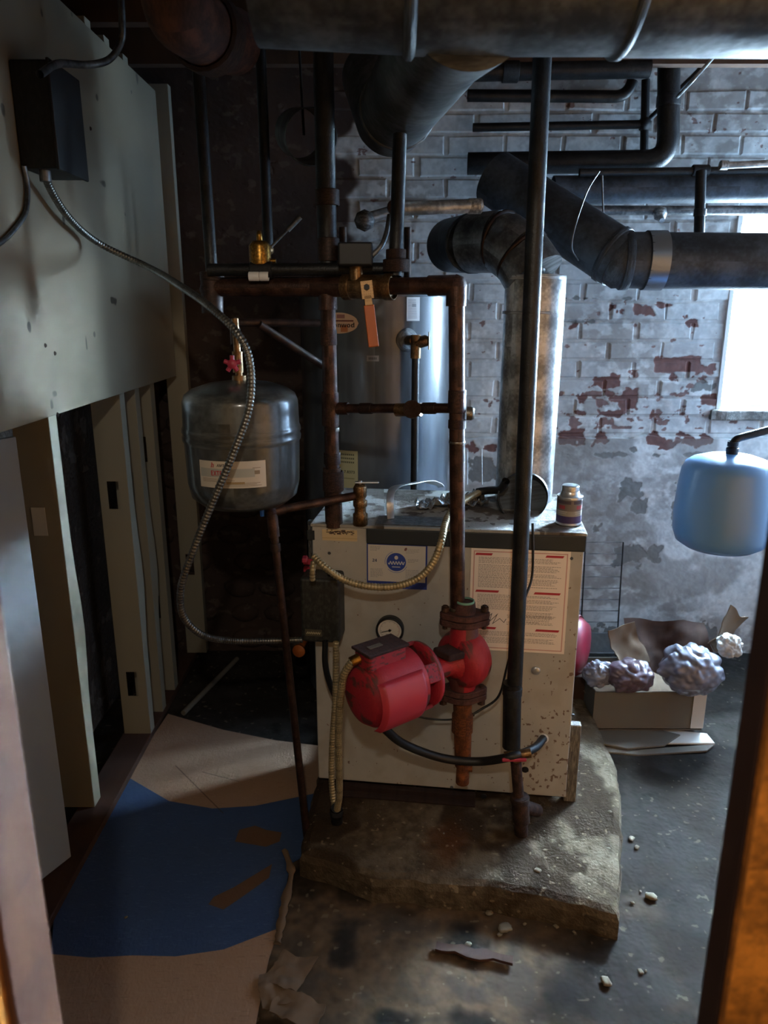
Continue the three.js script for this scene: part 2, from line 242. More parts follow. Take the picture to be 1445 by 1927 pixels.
{ // the lower wall is coated with cement, a finger thick, with an uneven upper edge
  const top = []; for (let x = 2.325; x >= -0.16; x -= 0.03) top.push([x, 1.045 + (fbm(x * 12, 4, 3) - 0.5) * 0.03]);
  const s = new THREE.Shape([[-0.16, -0.02], [2.325, -0.02], ...top].map((p) => new THREE.Vector2(...p)));
  part('cement_coat', planar(new THREE.ExtrudeGeometry(s, { depth: 0.016, bevelEnabled: true, bevelSize: 0.004, bevelThickness: 0.006, bevelSegments: 2 }).translate(0, 0, WZ - 0.002), wuv), M.wall, wallBack, 'grey white cement coat on the lower wall');
  const brick = (x0, x1, y0, y1) => {
    const j = () => rr(-0.003, 0.003), c = 0.006, zf = WZ + rr(-0.003, 0.004), zb = WZ - 0.02;
    const o = [[x0 + j(), y0 + j()], [x1 + j(), y0 + j()], [x1 + j(), y1 + j()], [x0 + j(), y1 + j()]], sx = [1, -1, -1, 1], sy = [1, 1, -1, -1];
    const I = o.map(([x, y], k) => [x + sx[k] * c, y + sy[k] * c, zf + rr(-0.0015, 0.0015)]), E = o.map(([x, y]) => [x, y, zf - 0.005]), B = o.map(([x, y]) => [x, y, zb]);
    const q = [], quad = (a, b, d, e) => q.push(...a, ...b, ...d, ...a, ...d, ...e);
    quad(I[0], I[1], I[2], I[3]);
    for (let k = 0; k < 4; k++) { const n = (k + 1) % 4; quad(E[k], E[n], I[n], I[k]); quad(B[k], B[n], E[n], E[k]); }
    const g = new THREE.BufferGeometry(); g.setAttribute('position', new THREE.Float32BufferAttribute(q, 3)); g.computeVertexNormals();
    part('brick', planar(g, wuv), M.wall, wallBack);
  };
  const CH = 0.0815, BL = 0.238;
  for (let k = 0; k < 18; k++) {
    const y0 = 1.062 + k * CH, y1 = y0 + CH - 0.01; if (y1 > 2.5) break;
    for (let i = -1; i < 11; i++) {
      let x0 = 0.02 + i * BL + (k % 2) * BL / 2 + rr(-0.006, 0.006), x1 = x0 + BL - 0.011;
      if (y1 > WIN.y0 && y0 < WIN.y1) { if (x0 < WIN.x0 && x1 > WIN.x0 - 0.01) x1 = WIN.x0 - 0.004; if (x0 < WIN.x1 && x1 > WIN.x1) x0 = WIN.x1 + 0.004; if (x0 >= WIN.x0 - 0.01 && x1 <= WIN.x1 + 0.01) continue; }
      if (x1 > 2.32) x1 = 2.32; if (x1 - x0 < 0.03) continue;
      brick(x0, x1, y0, y1);
    }
  }
}
{ // stone facing of the bare left corner of the back wall
  const st = [];
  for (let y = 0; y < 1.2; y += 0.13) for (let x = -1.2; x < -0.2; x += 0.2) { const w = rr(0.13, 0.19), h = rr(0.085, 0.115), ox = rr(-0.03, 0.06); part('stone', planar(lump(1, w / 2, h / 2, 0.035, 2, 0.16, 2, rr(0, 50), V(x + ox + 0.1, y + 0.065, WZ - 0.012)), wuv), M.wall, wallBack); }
}
const windowOne = new THREE.Group(); windowOne.name = 'window_1'; windowOne.userData = { kind: 'structure', label: 'bright basement window in the back wall at the right' }; windowOne.position.set(1.87, WIN.y0, WZ); scene.add(windowOne); windowOne.updateMatrixWorld(true);
part('window_frame', [range(WIN.x0, WIN.x0 + 0.035, WIN.y0, WIN.y1, -3.45, -3.405), range(WIN.x1 - 0.035, WIN.x1, WIN.y0, WIN.y1, -3.45, -3.405), range(WIN.x0, WIN.x1, WIN.y0, WIN.y0 + 0.035, -3.45, -3.405), range(WIN.x0, WIN.x1, WIN.y1 - 0.035, WIN.y1, -3.45, -3.405)], M.frame, windowOne);
part('pane', range(WIN.x0 + 0.03, WIN.x1 - 0.03, WIN.y0 + 0.03, WIN.y1 - 0.03, -3.432, -3.428), M.glass, windowOne);
{ const pts = []; for (let x = WIN.x0 - 0.03; x <= WIN.x1 + 0.03; x += 0.02) pts.push([x, WZ + 0.03 + (fbm(x * 20, 9, 3) - 0.5) * 0.03]); part('window_sill', boxUV(slabXZ([[WIN.x1 + 0.03, WZ - 0.1], [WIN.x0 - 0.03, WZ - 0.1], ...pts], WIN.y0 - 0.035, WIN.y0 + 0.004, 0.008)), M.concrete, windowOne, 'rough cement sill'); }
part('casing', [range(WIN.x0 - 0.006, WIN.x0 + 0.012, WIN.y0, WIN.y1, WZ - 0.11, WZ + 0.006)], M.frame, windowOne);

struct('ground', range(-3, 7, 0.6, 1.02, -9, -3.53), std(0x4a4844, 0.95), 'unseen ground added outside the window to darken light from below');  // unseen slab added to dim light coming up through the window
struct('wall_right', boxUV(range(2.33, 2.5, -0.05, 2.6, -3.5, -0.7)), M.bounceWall, 'unseen wall beyond the window, set close and tinted blue to bounce daylight');
struct('wall_left', boxUV(range(-1.4, -1.14, -0.05, 2.6, -3.5, -0.7)), M.stone, 'dark rough stone wall behind the metal studs');
const wallFront = struct('wall_front', [boxUV(range(-1.4, -0.395, -0.05, 2.6, -0.616, -0.6)), boxUV(range(-1.4, -0.47, -0.05, 2.6, -0.704, -0.616)), boxUV(range(0.52, 2.6, -0.05, 2.6, -0.75, -0.705)), boxUV(range(-0.46, 0.53, 2.06, 2.6, -0.75, -0.705))], M.orange, 'orange painted partition with the doorway');
struct('trim_1', boxUV(range(-0.47, -0.387, -0.01, 2.08, -0.704, -0.616, 0.003)), M.wood, 'raw pale wood post of the doorway');
struct('trim_2', boxUV(range(0.402, 0.53, -0.01, 2.08, -0.704, -0.69, 0.004)), M.orange, 'orange painted door casing');
struct('trim_3', boxUV(range(0.4, 0.53, -0.01, 2.08, -0.745, -0.7045)), std(0x4a3020, 0.8, 0, { map: woodTex }), 'dark brown edge of the door frame');
struct('wall_hall_left', boxUV(range(-1.4, -1.25, -0.05, 2.6, -0.72, 1.7)), M.plasterHall, 'hall wall');
struct('wall_hall_right', boxUV(range(1.25, 1.4, -0.05, 2.6, -0.72, 1.7)), M.plasterHall, 'hall wall');
struct('wall_hall_back', boxUV(range(-1.4, 1.4, -0.05, 2.6, 1.6, 1.75)), M.plasterHall, 'hall wall');
{ // the hall lamp behind the camera whose warm light comes through the doorway
  const p = V(0.0, 2.28, 0.42), t = thing('ceiling_light', 'bare bulb in a white holder on the hall ceiling', 'lamp', p);
  part('holder', lathe([[0, 0.28], [0.05, 0.28], [0.05, 0.26], [0.022, 0.25], [0.022, 0.03], [0.018, 0.03]], p, V(0, 1, 0), 20), M.white, t);
  part('bulb', lathe([[0, -0.045], [0.02, -0.04], [0.033, -0.018], [0.034, 0.005], [0.018, 0.035], [0.017, 0.045]], p, V(0, 1, 0), 20), std(0xfff0d8, 0.5, 0, { emissive: new THREE.Color(1, 0.8, 0.55), emissiveIntensity: 6 }), t);
  const l = new THREE.PointLight(new THREE.Color(1.0, 0.9, 0.75), 3.0, 0, 2); l.position.copy(p); l.castShadow = true; l.shadow.radius = 2; l.name = 'hall_bulb_light'; scene.add(l);
}

// ---- boiler pad
{ const top = [[590, 1478], [572, 1560], [563, 1606], [610, 1618], [650, 1636], [700, 1652], [780, 1660], [850, 1668], [940, 1672], [1030, 1690], [1100, 1706], [1163, 1724], [1172, 1640], [1170, 1540], [1163, 1440], [1140, 1395]].map(([u, v]) => { const p = onY(u, v, 0.075); return [p.x, p.z]; });
  const pts = [...top, [0.82, -2.75], [-0.14, -2.82], [-0.2, -2.4]];
  const fine = []; for (let i = 0; i < pts.length; i++) { const a = pts[i], b = pts[(i + 1) % pts.length], n = Math.max(1, Math.round(Math.hypot(b[0] - a[0], b[1] - a[1]) / 0.03)); for (let k = 0; k < n; k++) { const t = k / n, x = a[0] + (b[0] - a[0]) * t, z = a[1] + (b[1] - a[1]) * t; fine.push([x + (fbm(x * 25, z * 25, 3) - 0.5) * 0.018, z + (fbm(x * 25 + 9, z * 25, 3) - 0.5) * 0.018]); } }
  struct('floor_pad', ((g) => { const u = g.attributes.uv; for (let i = 0; i < u.count; i++) u.setXY(i, (u.getX(i) + 0.5) / 1.6, (u.getY(i) + 3) / 1.6); return g; })(boxUV(slabXZ(fine.reverse(), -0.02, 0.078, 0.026))), M.pad, 'worn concrete pad under the boiler'); }

// ------------------------------------------------------------------ boiler
const BO = onY(600, 1478, 0.078), BR = onY(1063, 1515, 0.078), BW = Math.hypot(BR.x - BO.x, BR.z - BO.z), BYAW = -Math.atan2(BR.z - BO.z, BR.x - BO.x), BH = 0.9, BD = 0.29;
const MB = new THREE.Matrix4().makeRotationY(BYAW).setPosition(BO), MBi = MB.clone().invert();
const bl = (g) => merge(g).applyMatrix4(MB);                  // boiler coordinates: x along the front, y up, z towards the door
const fx = (u, v, z = 0) => { const o = camera.position.clone().applyMatrix4(MBi), d = dirOf(u, v).transformDirection(MBi); return o.addScaledVector(d, (z - o.z) / d.z); };
const boiler = thing('boiler', 'grey enamelled heating boiler with dusty top standing on the concrete pad', 'boiler', BO, null, BYAW);
{
  part('body', bl([range(0.005, BW - 0.004, 0.035, BH - 0.02, -BD, -0.012)]), M.boilerSide, boiler);
  const fg = bl([range(0, BW, 0.03, BH - 0.045, -0.014, 0.004, 0.004), range(0, fx(690, 1010).x, BH - 0.05, BH - 0.004, -0.014, 0.004, 0.004)]);
  part('front_panel', planar(fg, (x, y, z) => { const p = V(x, y, z).applyMatrix4(MBi); return [p.x / BW, p.y / BH]; }), M.boiler, boiler, 'grey front panel with rust freckles');
  part('top_panel', planar(bl([range(-0.004, BW + 0.006, BH - 0.006, BH + 0.004, -0.46, 0.008, 0.003)]), (x, y, z) => [x / 0.9, z / 0.9]), M.dust, boiler, 'dusty sheet metal top');
  part('rear_hood', bl([range(BW - 0.36, BW - 0.005, BH - 0.12, BH - 0.006, -0.45, -BD + 0.005)]), M.boilerSide, boiler);
  part('top_trim', bl([range(fx(690, 1010).x, BW + 0.004, BH - 0.052, BH - 0.004, -0.012, 0.01, 0.004)]), M.bandDark, boiler, 'dark band along the top edge');
  part('plinth', bl([range(0.02, BW - 0.03, -0.003, 0.04, -BD + 0.02, -0.045)]), M.boilerSide, boiler);
  part('base_rail', bl([range(0.06, fx(893, 1530).x, 0.0, 0.024, 0.0, 0.022, 0.004), range(0.06, fx(893, 1530).x, 0.0, 0.006, 0.0, 0.05, 0.002)]), M.rustIron, boiler, 'rusty angle rail at the foot');
  part('side_flange', bl([range(BW - 0.003, BW + 0.036, -0.002, fx(1080, 1372).y, -0.05, -0.02, 0.004)]), M.boilerSide, boiler);
  part('side_flange', bl([range(-0.012, 0.012, 0.72, BH - 0.004, -0.03, -0.004), range(-0.02, 0.003, 0.6, 0.9, -0.05, -0.03)]), M.galvOld, boiler);
  // labels on the front
  const plate = (name, u0, v0, u1, v1, t, label, z = 0.0055) => { const a = fx(u0, v0, 0.005), b = fx(u1, v1, 0.005); const g = bl([range(a.x, b.x, b.y, a.y, 0.003, z)]); return part(name, planar(g, (x, y, zz) => { const p = V(x, y, zz).applyMatrix4(MBi); return [(p.x - a.x) / (b.x - a.x), (p.y - b.y) / (a.y - b.y)]; }), t.isTexture ? std(0xffffff, 0.6, 0, { map: t }) : t, boiler, label); };
  const lines = (c, x, y, w, n, dy, col) => { c.fillStyle = col; for (let i = 0; i < n; i++) { let px = x; const end = x + w * (i === n - 1 ? 0.6 : rr(0.88, 1)); while (px < end) { const l = rr(6, 22); c.fillRect(px, y + i * dy, Math.min(l, end - px), dy * 0.38); px += l + 4; } } };
  plate('certificate_label', 690, 1022, 803, 1110, canvas(512, 400, (c, w, h) => {
    c.fillStyle = '#243a86'; c.fillRect(0, 0, w, h); c.fillStyle = '#c6c1b6'; c.fillRect(10, 10, w - 24, h * 0.82);
    c.fillStyle = '#2b4596'; c.beginPath(); c.arc(w * 0.49, h * 0.4, 82, 0, 7); c.fill(); c.strokeStyle = '#5d6fa8'; c.lineWidth = 4; c.beginPath(); c.arc(w * 0.49, h * 0.4, 95, 0.4, 2.4); c.stroke(); c.beginPath(); c.arc(w * 0.49, h * 0.4, 95, 2.9, 4.4); c.stroke();
    c.fillStyle = '#c9c6bf'; c.beginPath(); c.ellipse(w * 0.49, h * 0.3, 16, 18, 0, 0, 7); c.fill(); c.strokeStyle = '#d2d0ca'; c.lineWidth = 7; c.beginPath(); for (let i = 0; i <= 40; i++) { const x = w * 0.36 + i * 3.4, y = h * 0.42 + Math.sin(i * 0.9) * 13; i ? c.lineTo(x, y) : c.moveTo(x, y); } c.stroke(); c.fillStyle = '#c2c0ba'; c.fillRect(w * 0.42, h * 0.5, 70, 8);
    c.fillStyle = '#2c3558'; c.font = 'bold 38px sans-serif'; c.fillText('24', w * 0.09, h * 0.41);
    lines(c, 30, 26, 90, 4, 11, '#8e8f92'); lines(c, 30, 226, 110, 7, 12, '#8d8d90'); lines(c, 350, 130, 90, 3, 12, '#94918e'); lines(c, 330, 226, 120, 7, 12, '#8d8d90'); lines(c, 330, 40, 120, 4, 11, '#a09a94');
    c.fillStyle = '#7d5552'; c.beginPath(); c.ellipse(330, 42, 10, 16, 0.5, 0, 7); c.fill(); c.strokeStyle = '#c6c4be'; c.lineWidth = 3; c.font = 'italic bold 26px sans-serif'; c.strokeStyle = '#8fa0cc'; c.beginPath(); for (let i = 0; i < 34; i++) { const x = 120 + i * 8, y = h * 0.91 + Math.sin(i * 1.9) * 9; i ? c.lineTo(x, y) : c.moveTo(x, y); } c.stroke();
  }), 'blue bordered certificate with a round blue emblem');
  plate('instruction_label', 887, 1031, 1061, 1231, canvas(640, 740, (c, w, h) => {
    c.fillStyle = '#ece0d4'; c.fillRect(0, 0, w, h); c.strokeStyle = '#c89a90'; c.lineWidth = 7; c.strokeRect(20, 20, w - 40, h - 40);
    const bar = (x, y, l) => { c.fillStyle = '#b02c38'; c.beginPath(); c.moveTo(x + 8, y); c.lineTo(x + l, y); c.lineTo(x + l - 8, y + 16); c.lineTo(x, y + 16); c.fill(); };
    bar(26, 32, 115); bar(480, 32, 120); bar(34, 296, 158); bar(418, 296, 175); bar(48, 566, 135); bar(440, 566, 160);
    c.fillStyle = '#5e564e'; c.font = 'bold 20px sans-serif';
    for (const [y, n] of [[60, 5], [112, 6], [170, 4], [206, 6], [262, 2], [326, 3], [356, 4], [396, 5], [470, 3], [520, 3], [596, 4], [640, 5]]) lines(c, 50, y, 540, n, 9.5, '#8c8278');
    c.fillStyle = '#ece0d4'; c.fillRect(60, 436, 190, 110); c.strokeStyle = '#3c3834'; c.lineWidth = 3.5; c.beginPath(); c.moveTo(92, 512); for (const [x, y] of [[122, 470], [112, 510], [150, 466], [138, 524], [186, 470], [158, 540], [204, 500], [232, 528], [246, 500]]) c.lineTo(x, y); c.stroke();
    lines(c, 330, 446, 220, 8, 10, '#8c8278');
  }), 'white instruction sheet with red bars');
  plate('sticker', 606, 996, 672, 1019, canvas(256, 96, (c, w, h) => { c.fillStyle = '#c9b48a'; c.fillRect(0, 0, w, h); c.fillStyle = '#4a3a30'; for (let i = 0; i < 60; i++) c.fillRect(30 + rnd() * 190, rnd() * 34, 6 + rnd() * 20, 3 + rnd() * 7); c.fillStyle = '#b9a274'; c.fillRect(0, 70, w, 8); }), 'torn yellow sticker');
  plate('sticker', 578, 998, 592, 1016, M.bandDark);
  // pressure gauge
  const gp = fx(735, 1180, 0.0), gc = V(gp.x, gp.y, 0.004).applyMatrix4(MB), fn = V(0, 0, 1).transformDirection(MB);
  const gauge = part('gauge', lathe([[0, 0], [0.042, 0], [0.043, 0.022], [0.04, 0.026], [0.037, 0.026], [0.036, 0.02]], gc, fn, 36), M.black, boiler, 'round pressure gauge with a black rim');
  const dialTex = canvas(256, 256, (c, w) => { c.fillStyle = '#dcd6cc'; c.fillRect(0, 0, w, w); c.translate(128, 128); for (let i = 0; i < 41; i++) { const a = 2.5 + i / 40 * 4.4; c.strokeStyle = i > 26 ? '#a8443a' : '#444'; c.lineWidth = 3; c.beginPath(); c.moveTo(Math.cos(a) * 108, Math.sin(a) * 108); c.lineTo(Math.cos(a) * (i % 5 ? 98 : 88), Math.sin(a) * (i % 5 ? 98 : 88)); c.stroke(); } c.fillStyle = '#666'; c.font = '17px sans-serif';  c.fillRect(-40, 46, 80, 5); c.fillRect(-28, 58, 56, 5); });
  const dg = new THREE.CircleGeometry(0.0365, 36); dg.applyMatrix4(new THREE.Matrix4().makeTranslation(gp.x, gp.y, 0.024)).applyMatrix4(MB);
  part('dial', dg, std(0xffffff, 0.35, 0, { map: dialTex, clearcoat: 0.4 }), gauge);
  part('needle', bl([new THREE.BoxGeometry(0.032, 0.0018, 0.001).translate(-0.01, 0, 0).rotateZ(0.28).translate(gp.x, gp.y, 0.0262), new THREE.CylinderGeometry(0.004, 0.004, 0.002, 12).rotateX(Math.PI / 2).translate(gp.x, gp.y, 0.0262)]), M.black, gauge);
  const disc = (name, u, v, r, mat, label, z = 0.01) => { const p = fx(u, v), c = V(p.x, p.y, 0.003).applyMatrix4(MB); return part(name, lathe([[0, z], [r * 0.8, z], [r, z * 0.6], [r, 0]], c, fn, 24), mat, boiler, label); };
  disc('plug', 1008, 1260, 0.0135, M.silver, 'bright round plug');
  disc('hole_dark_disc', 988, 1447, 0.011, M.black, 'black disc painted for the dark of a hole', 0.002); disc('hole_dark_disc', 910, 1497, 0.009, M.black, 'black disc painted for the dark of a hole', 0.002);  // flat black discs stand in for the shade inside two holes
  // aquastat control box at the left
  const a = fx(563, 1088, 0.09), b = fx(640, 1212, 0.09);
  const cb = part('control_box', bl([range(a.x, b.x, b.y, a.y, 0.0, 0.09, 0.01)]), M.boxGrey, boiler, 'dark grey control box');
  const na = fx(574, 1184, 0.091), nb = fx(606, 1198, 0.091);
  part('name_plate', planar(bl([range(na.x, nb.x, nb.y, na.y, 0.088, 0.0915)]), (x, y, z) => { const p = V(x, y, z).applyMatrix4(MBi); return [(p.x - na.x) / (nb.x - na.x), (p.y - nb.y) / (na.y - nb.y)]; }), std(0xffffff, 0.4, 0.3, { map: canvas(256, 100, (c, w, h) => { c.fillStyle = '#5b5646'; c.fillRect(0, 0, w, h); c.fillStyle = '#c9bf9e'; c.strokeStyle = '#c9bf9e'; c.lineWidth = 9; c.beginPath(); for (let i = 0; i < 30; i++) { const x = 20 + i * 7.4, y = 52 + Math.sin(i * 1.7) * 15; i ? c.lineTo(x, y) : c.moveTo(x, y); } c.stroke(); }) }), cb, 'small metal name plate');
  part('knockout_plug', lathe([[0, 0.012], [0.012, 0.012], [0.014, 0]], V((a.x + b.x) / 2 + 0.03, a.y - 0.004, 0.05).applyMatrix4(MB), V(0, 1, 0), 16), M.black, cb);
  part('limit_switch', bl([range(-0.03, 0.0, fx(570, 1062).y, fx(570, 1052).y, -0.02, 0.0), range(-0.03, 0.0, fx(570, 1076).y, fx(570, 1068).y, -0.02, 0.0)]), M.redPlastic, boiler);
  // screws along the front
  for (const [u, v] of [[620, 1040], [1075, 1050], [1078, 1345], [625, 1440], [850, 1480]]) disc('screw', u, v, 0.005, M.galvOld, null, 0.003);
  // burner tap pushing out low at the right
  disc('tapping', 1022, 1388, 0.016, M.white, 'pale tapping behind the hose');
}

// ------------------------------------------------------------------ water heater behind
const HC = V(-0.032, 0, -2.985), HR = 0.292, HT = 1.69;
{
  const t = thing('water_heater', 'tall dark grey water heater cylinder behind the boiler', 'water heater', V(HC.x, 0, HC.z));
  part('jacket', uvScale(lathe([[HR - 0.005, 0.03], [HR, 0.04], [HR, HT - 0.03], [HR - 0.008, HT - 0.008], [HR - 0.03, HT], [0, HT]], HC, V(0, 1, 0), 96), 1, 1), M.heater, t);
  part('base_ring', lathe([[0, -0.004], [HR - 0.02, -0.004], [HR - 0.015, 0.03], [0, 0.032]], HC, V(0, 1, 0), 48), M.black, t);
  part('seam', lathe([[HR, -0.004], [HR + 0.003, 0], [HR, 0.004]], V(HC.x, 1.645, HC.z), V(0, 1, 0), 96), M.heater, t);
  const surf = (u, v) => { const r = dirOf(u, v), o = camera.position, ax = o.x - HC.x, az = o.z - HC.z, A = r.x * r.x + r.z * r.z, B = 2 * (ax * r.x + az * r.z), C = ax * ax + az * az - HR * HR, s = (-B - Math.sqrt(B * B - 4 * A * C)) / (2 * A); return o.clone().addScaledVector(r, s); };
  const curved = (name, u0, v0, u1, v1, tx, label, oval = false, o = {}) => { const a = surf(u0, v0), b = surf(u1, v1), t0 = Math.atan2(a.x - HC.x, a.z - HC.z), t1 = Math.atan2(b.x - HC.x, b.z - HC.z), y1 = a.y, y0 = surf(u0, v1).y, pos = [], uv = [], idx = [], n = 20, m = 16;
    for (let i = 0; i <= n; i++) for (let j = 0; j <= m; j++) { const s = i / n, q = j / m, k = oval ? Math.sqrt(Math.max(0, 1 - (2 * s - 1) ** 2)) : 1, th = t0 + (t1 - t0) * s, yy = (y0 + y1) / 2 + (q - 0.5) * (y1 - y0) * k; pos.push(HC.x + (HR + 0.0015) * Math.sin(th), yy, HC.z + (HR + 0.0015) * Math.cos(th)); uv.push(s, 0.5 + (q - 0.5) * k); }
    for (let i = 0; i < n; i++) for (let j = 0; j < m; j++) { const p = i * (m + 1) + j; idx.push(p, p + m + 1, p + 1, p + 1, p + m + 1, p + m + 2); }
    const g = new THREE.BufferGeometry(); g.setAttribute('position', new THREE.Float32BufferAttribute(pos, 3)); g.setAttribute('uv', new THREE.Float32BufferAttribute(uv, 2)); g.setIndex(idx); g.computeVertexNormals();
    return part(name, g, std(0xffffff, 0.6, 0, { map: tx, side: THREE.DoubleSide, ...o }), t, label); };
  curved('oval_badge', 606, 588, 675, 627, canvas(384, 220, (c, w, h) => { c.fillStyle = '#f0cfae'; c.fillRect(0, 0, w, h); c.fillStyle = '#d98a56'; c.fillRect(w * 0.55, h * 0.6, 70, 70); c.fillStyle = '#b98078'; c.fillRect(w * 0.45, 20, 80, 40); c.fillStyle = '#7c3a34'; c.fillRect(60, h * 0.36, w * 0.72, 14); c.fillStyle = '#2c1c1a'; c.font = 'bold 66px sans-serif'; c.fillText('bonwod', 96, h * 0.7); }), 'orange and cream oval badge', true);
  curved('rating_label', 765, 559, 789, 604, canvas(128, 220, (c, w, h) => { c.fillStyle = '#c8cccf'; c.fillRect(0, 0, w, h); c.fillStyle = '#868c92'; for (let y = 22; y < h - 20; y += 13) c.fillRect(14, y, 60 + (y * 37 % 40), 5); c.fillRect(w * 0.4, 60, 40, 30); }), 'small white rating label');
  curved('model_tag', 690, 669, 713, 680, canvas(160, 72, (c, w, h) => { c.fillStyle = '#8d8d92'; c.fillRect(0, 0, w, h); c.fillStyle = '#4a4a50'; for (let i = 0; i < 5; i++) c.fillRect(26 + i * 22, 22, 14, 28); }), 'tiny grey tag');
  curved('service_tag', 632, 846, 674, 925, canvas(200, 360, (c, w, h) => { c.fillStyle = '#b9b894'; c.fillRect(0, 0, w, h); c.fillStyle = '#5c5c48'; for (let k = 0; k < 3; k++) for (let x = 20; x < 170; x += 17) c.fillRect(x, 26 + k * 32, 12, 14); c.font = 'bold 32px sans-serif'; c.fillStyle = '#2e2e26'; c.fillText('-7.8373', 66, 190); c.fillStyle = '#8a8a66'; c.fillRect(20, 230, 150, 8); }), 'pale yellow service tag with a phone number');
  // relief outlet, its plate and pipe down
  const s = surf(766, 640), n = V(s.x - HC.x, 0, s.z - HC.z).normalize();
  part('outlet_plate', lathe([[0, 0.012], [0.03, 0.012], [0.042, 0.0]], s, n, 28), M.galvOld, t, 'round pale cover plate');
  const e = s.clone().addScaledVector(n, 0.06);
  part('relief_valve', [cyl(s, e, 0.017), lathe([[0, 0.03], [0.014, 0.03], [0.02, 0.02], [0.02, -0.02], [0, -0.03]], V(e.x + 0.022, e.y - 0.005, e.z), V(1, 0.3, 0), 16), cyl(V(e.x + 0.005, e.y + 0.02, e.z), V(e.x + 0.005, e.y - 0.06, e.z), 0.018)], M.bronze, t, 'bronze relief valve');
  part('relief_lever', [box(e.x + 0.05, e.y + 0.0, e.z + 0.01, 0.004, 0.06, 0.018, 0.0015)], M.silver, t);
  part('relief_pipe', cyl(V(e.x + 0.005, e.y - 0.03, e.z), V(e.x + 0.005, 0.3, e.z), 0.0135), M.blackIron, t, 'black relief pipe');
  // drain cock with an orange handle near the left foot
  const d = at(563, 1224, 2.82); part('drain_cock', [cyl(V(d.x + 0.02, d.y, d.z - 0.16), d, 0.014), lathe([[0, 0.012], [0.026, 0.01], [0.028, 0], [0, -0.002]], d, V(-0.3, 0, 1), 20)], M.orangePlastic, t, 'orange drain cock');
  for (const k of [-0.12, 0.12]) part('top_nipple', cyl(V(HC.x + k, HT - 0.01, HC.z + 0.05), V(HC.x + k, HT + 0.2, HC.z + 0.05), 0.014), M.copperDark, t);
}

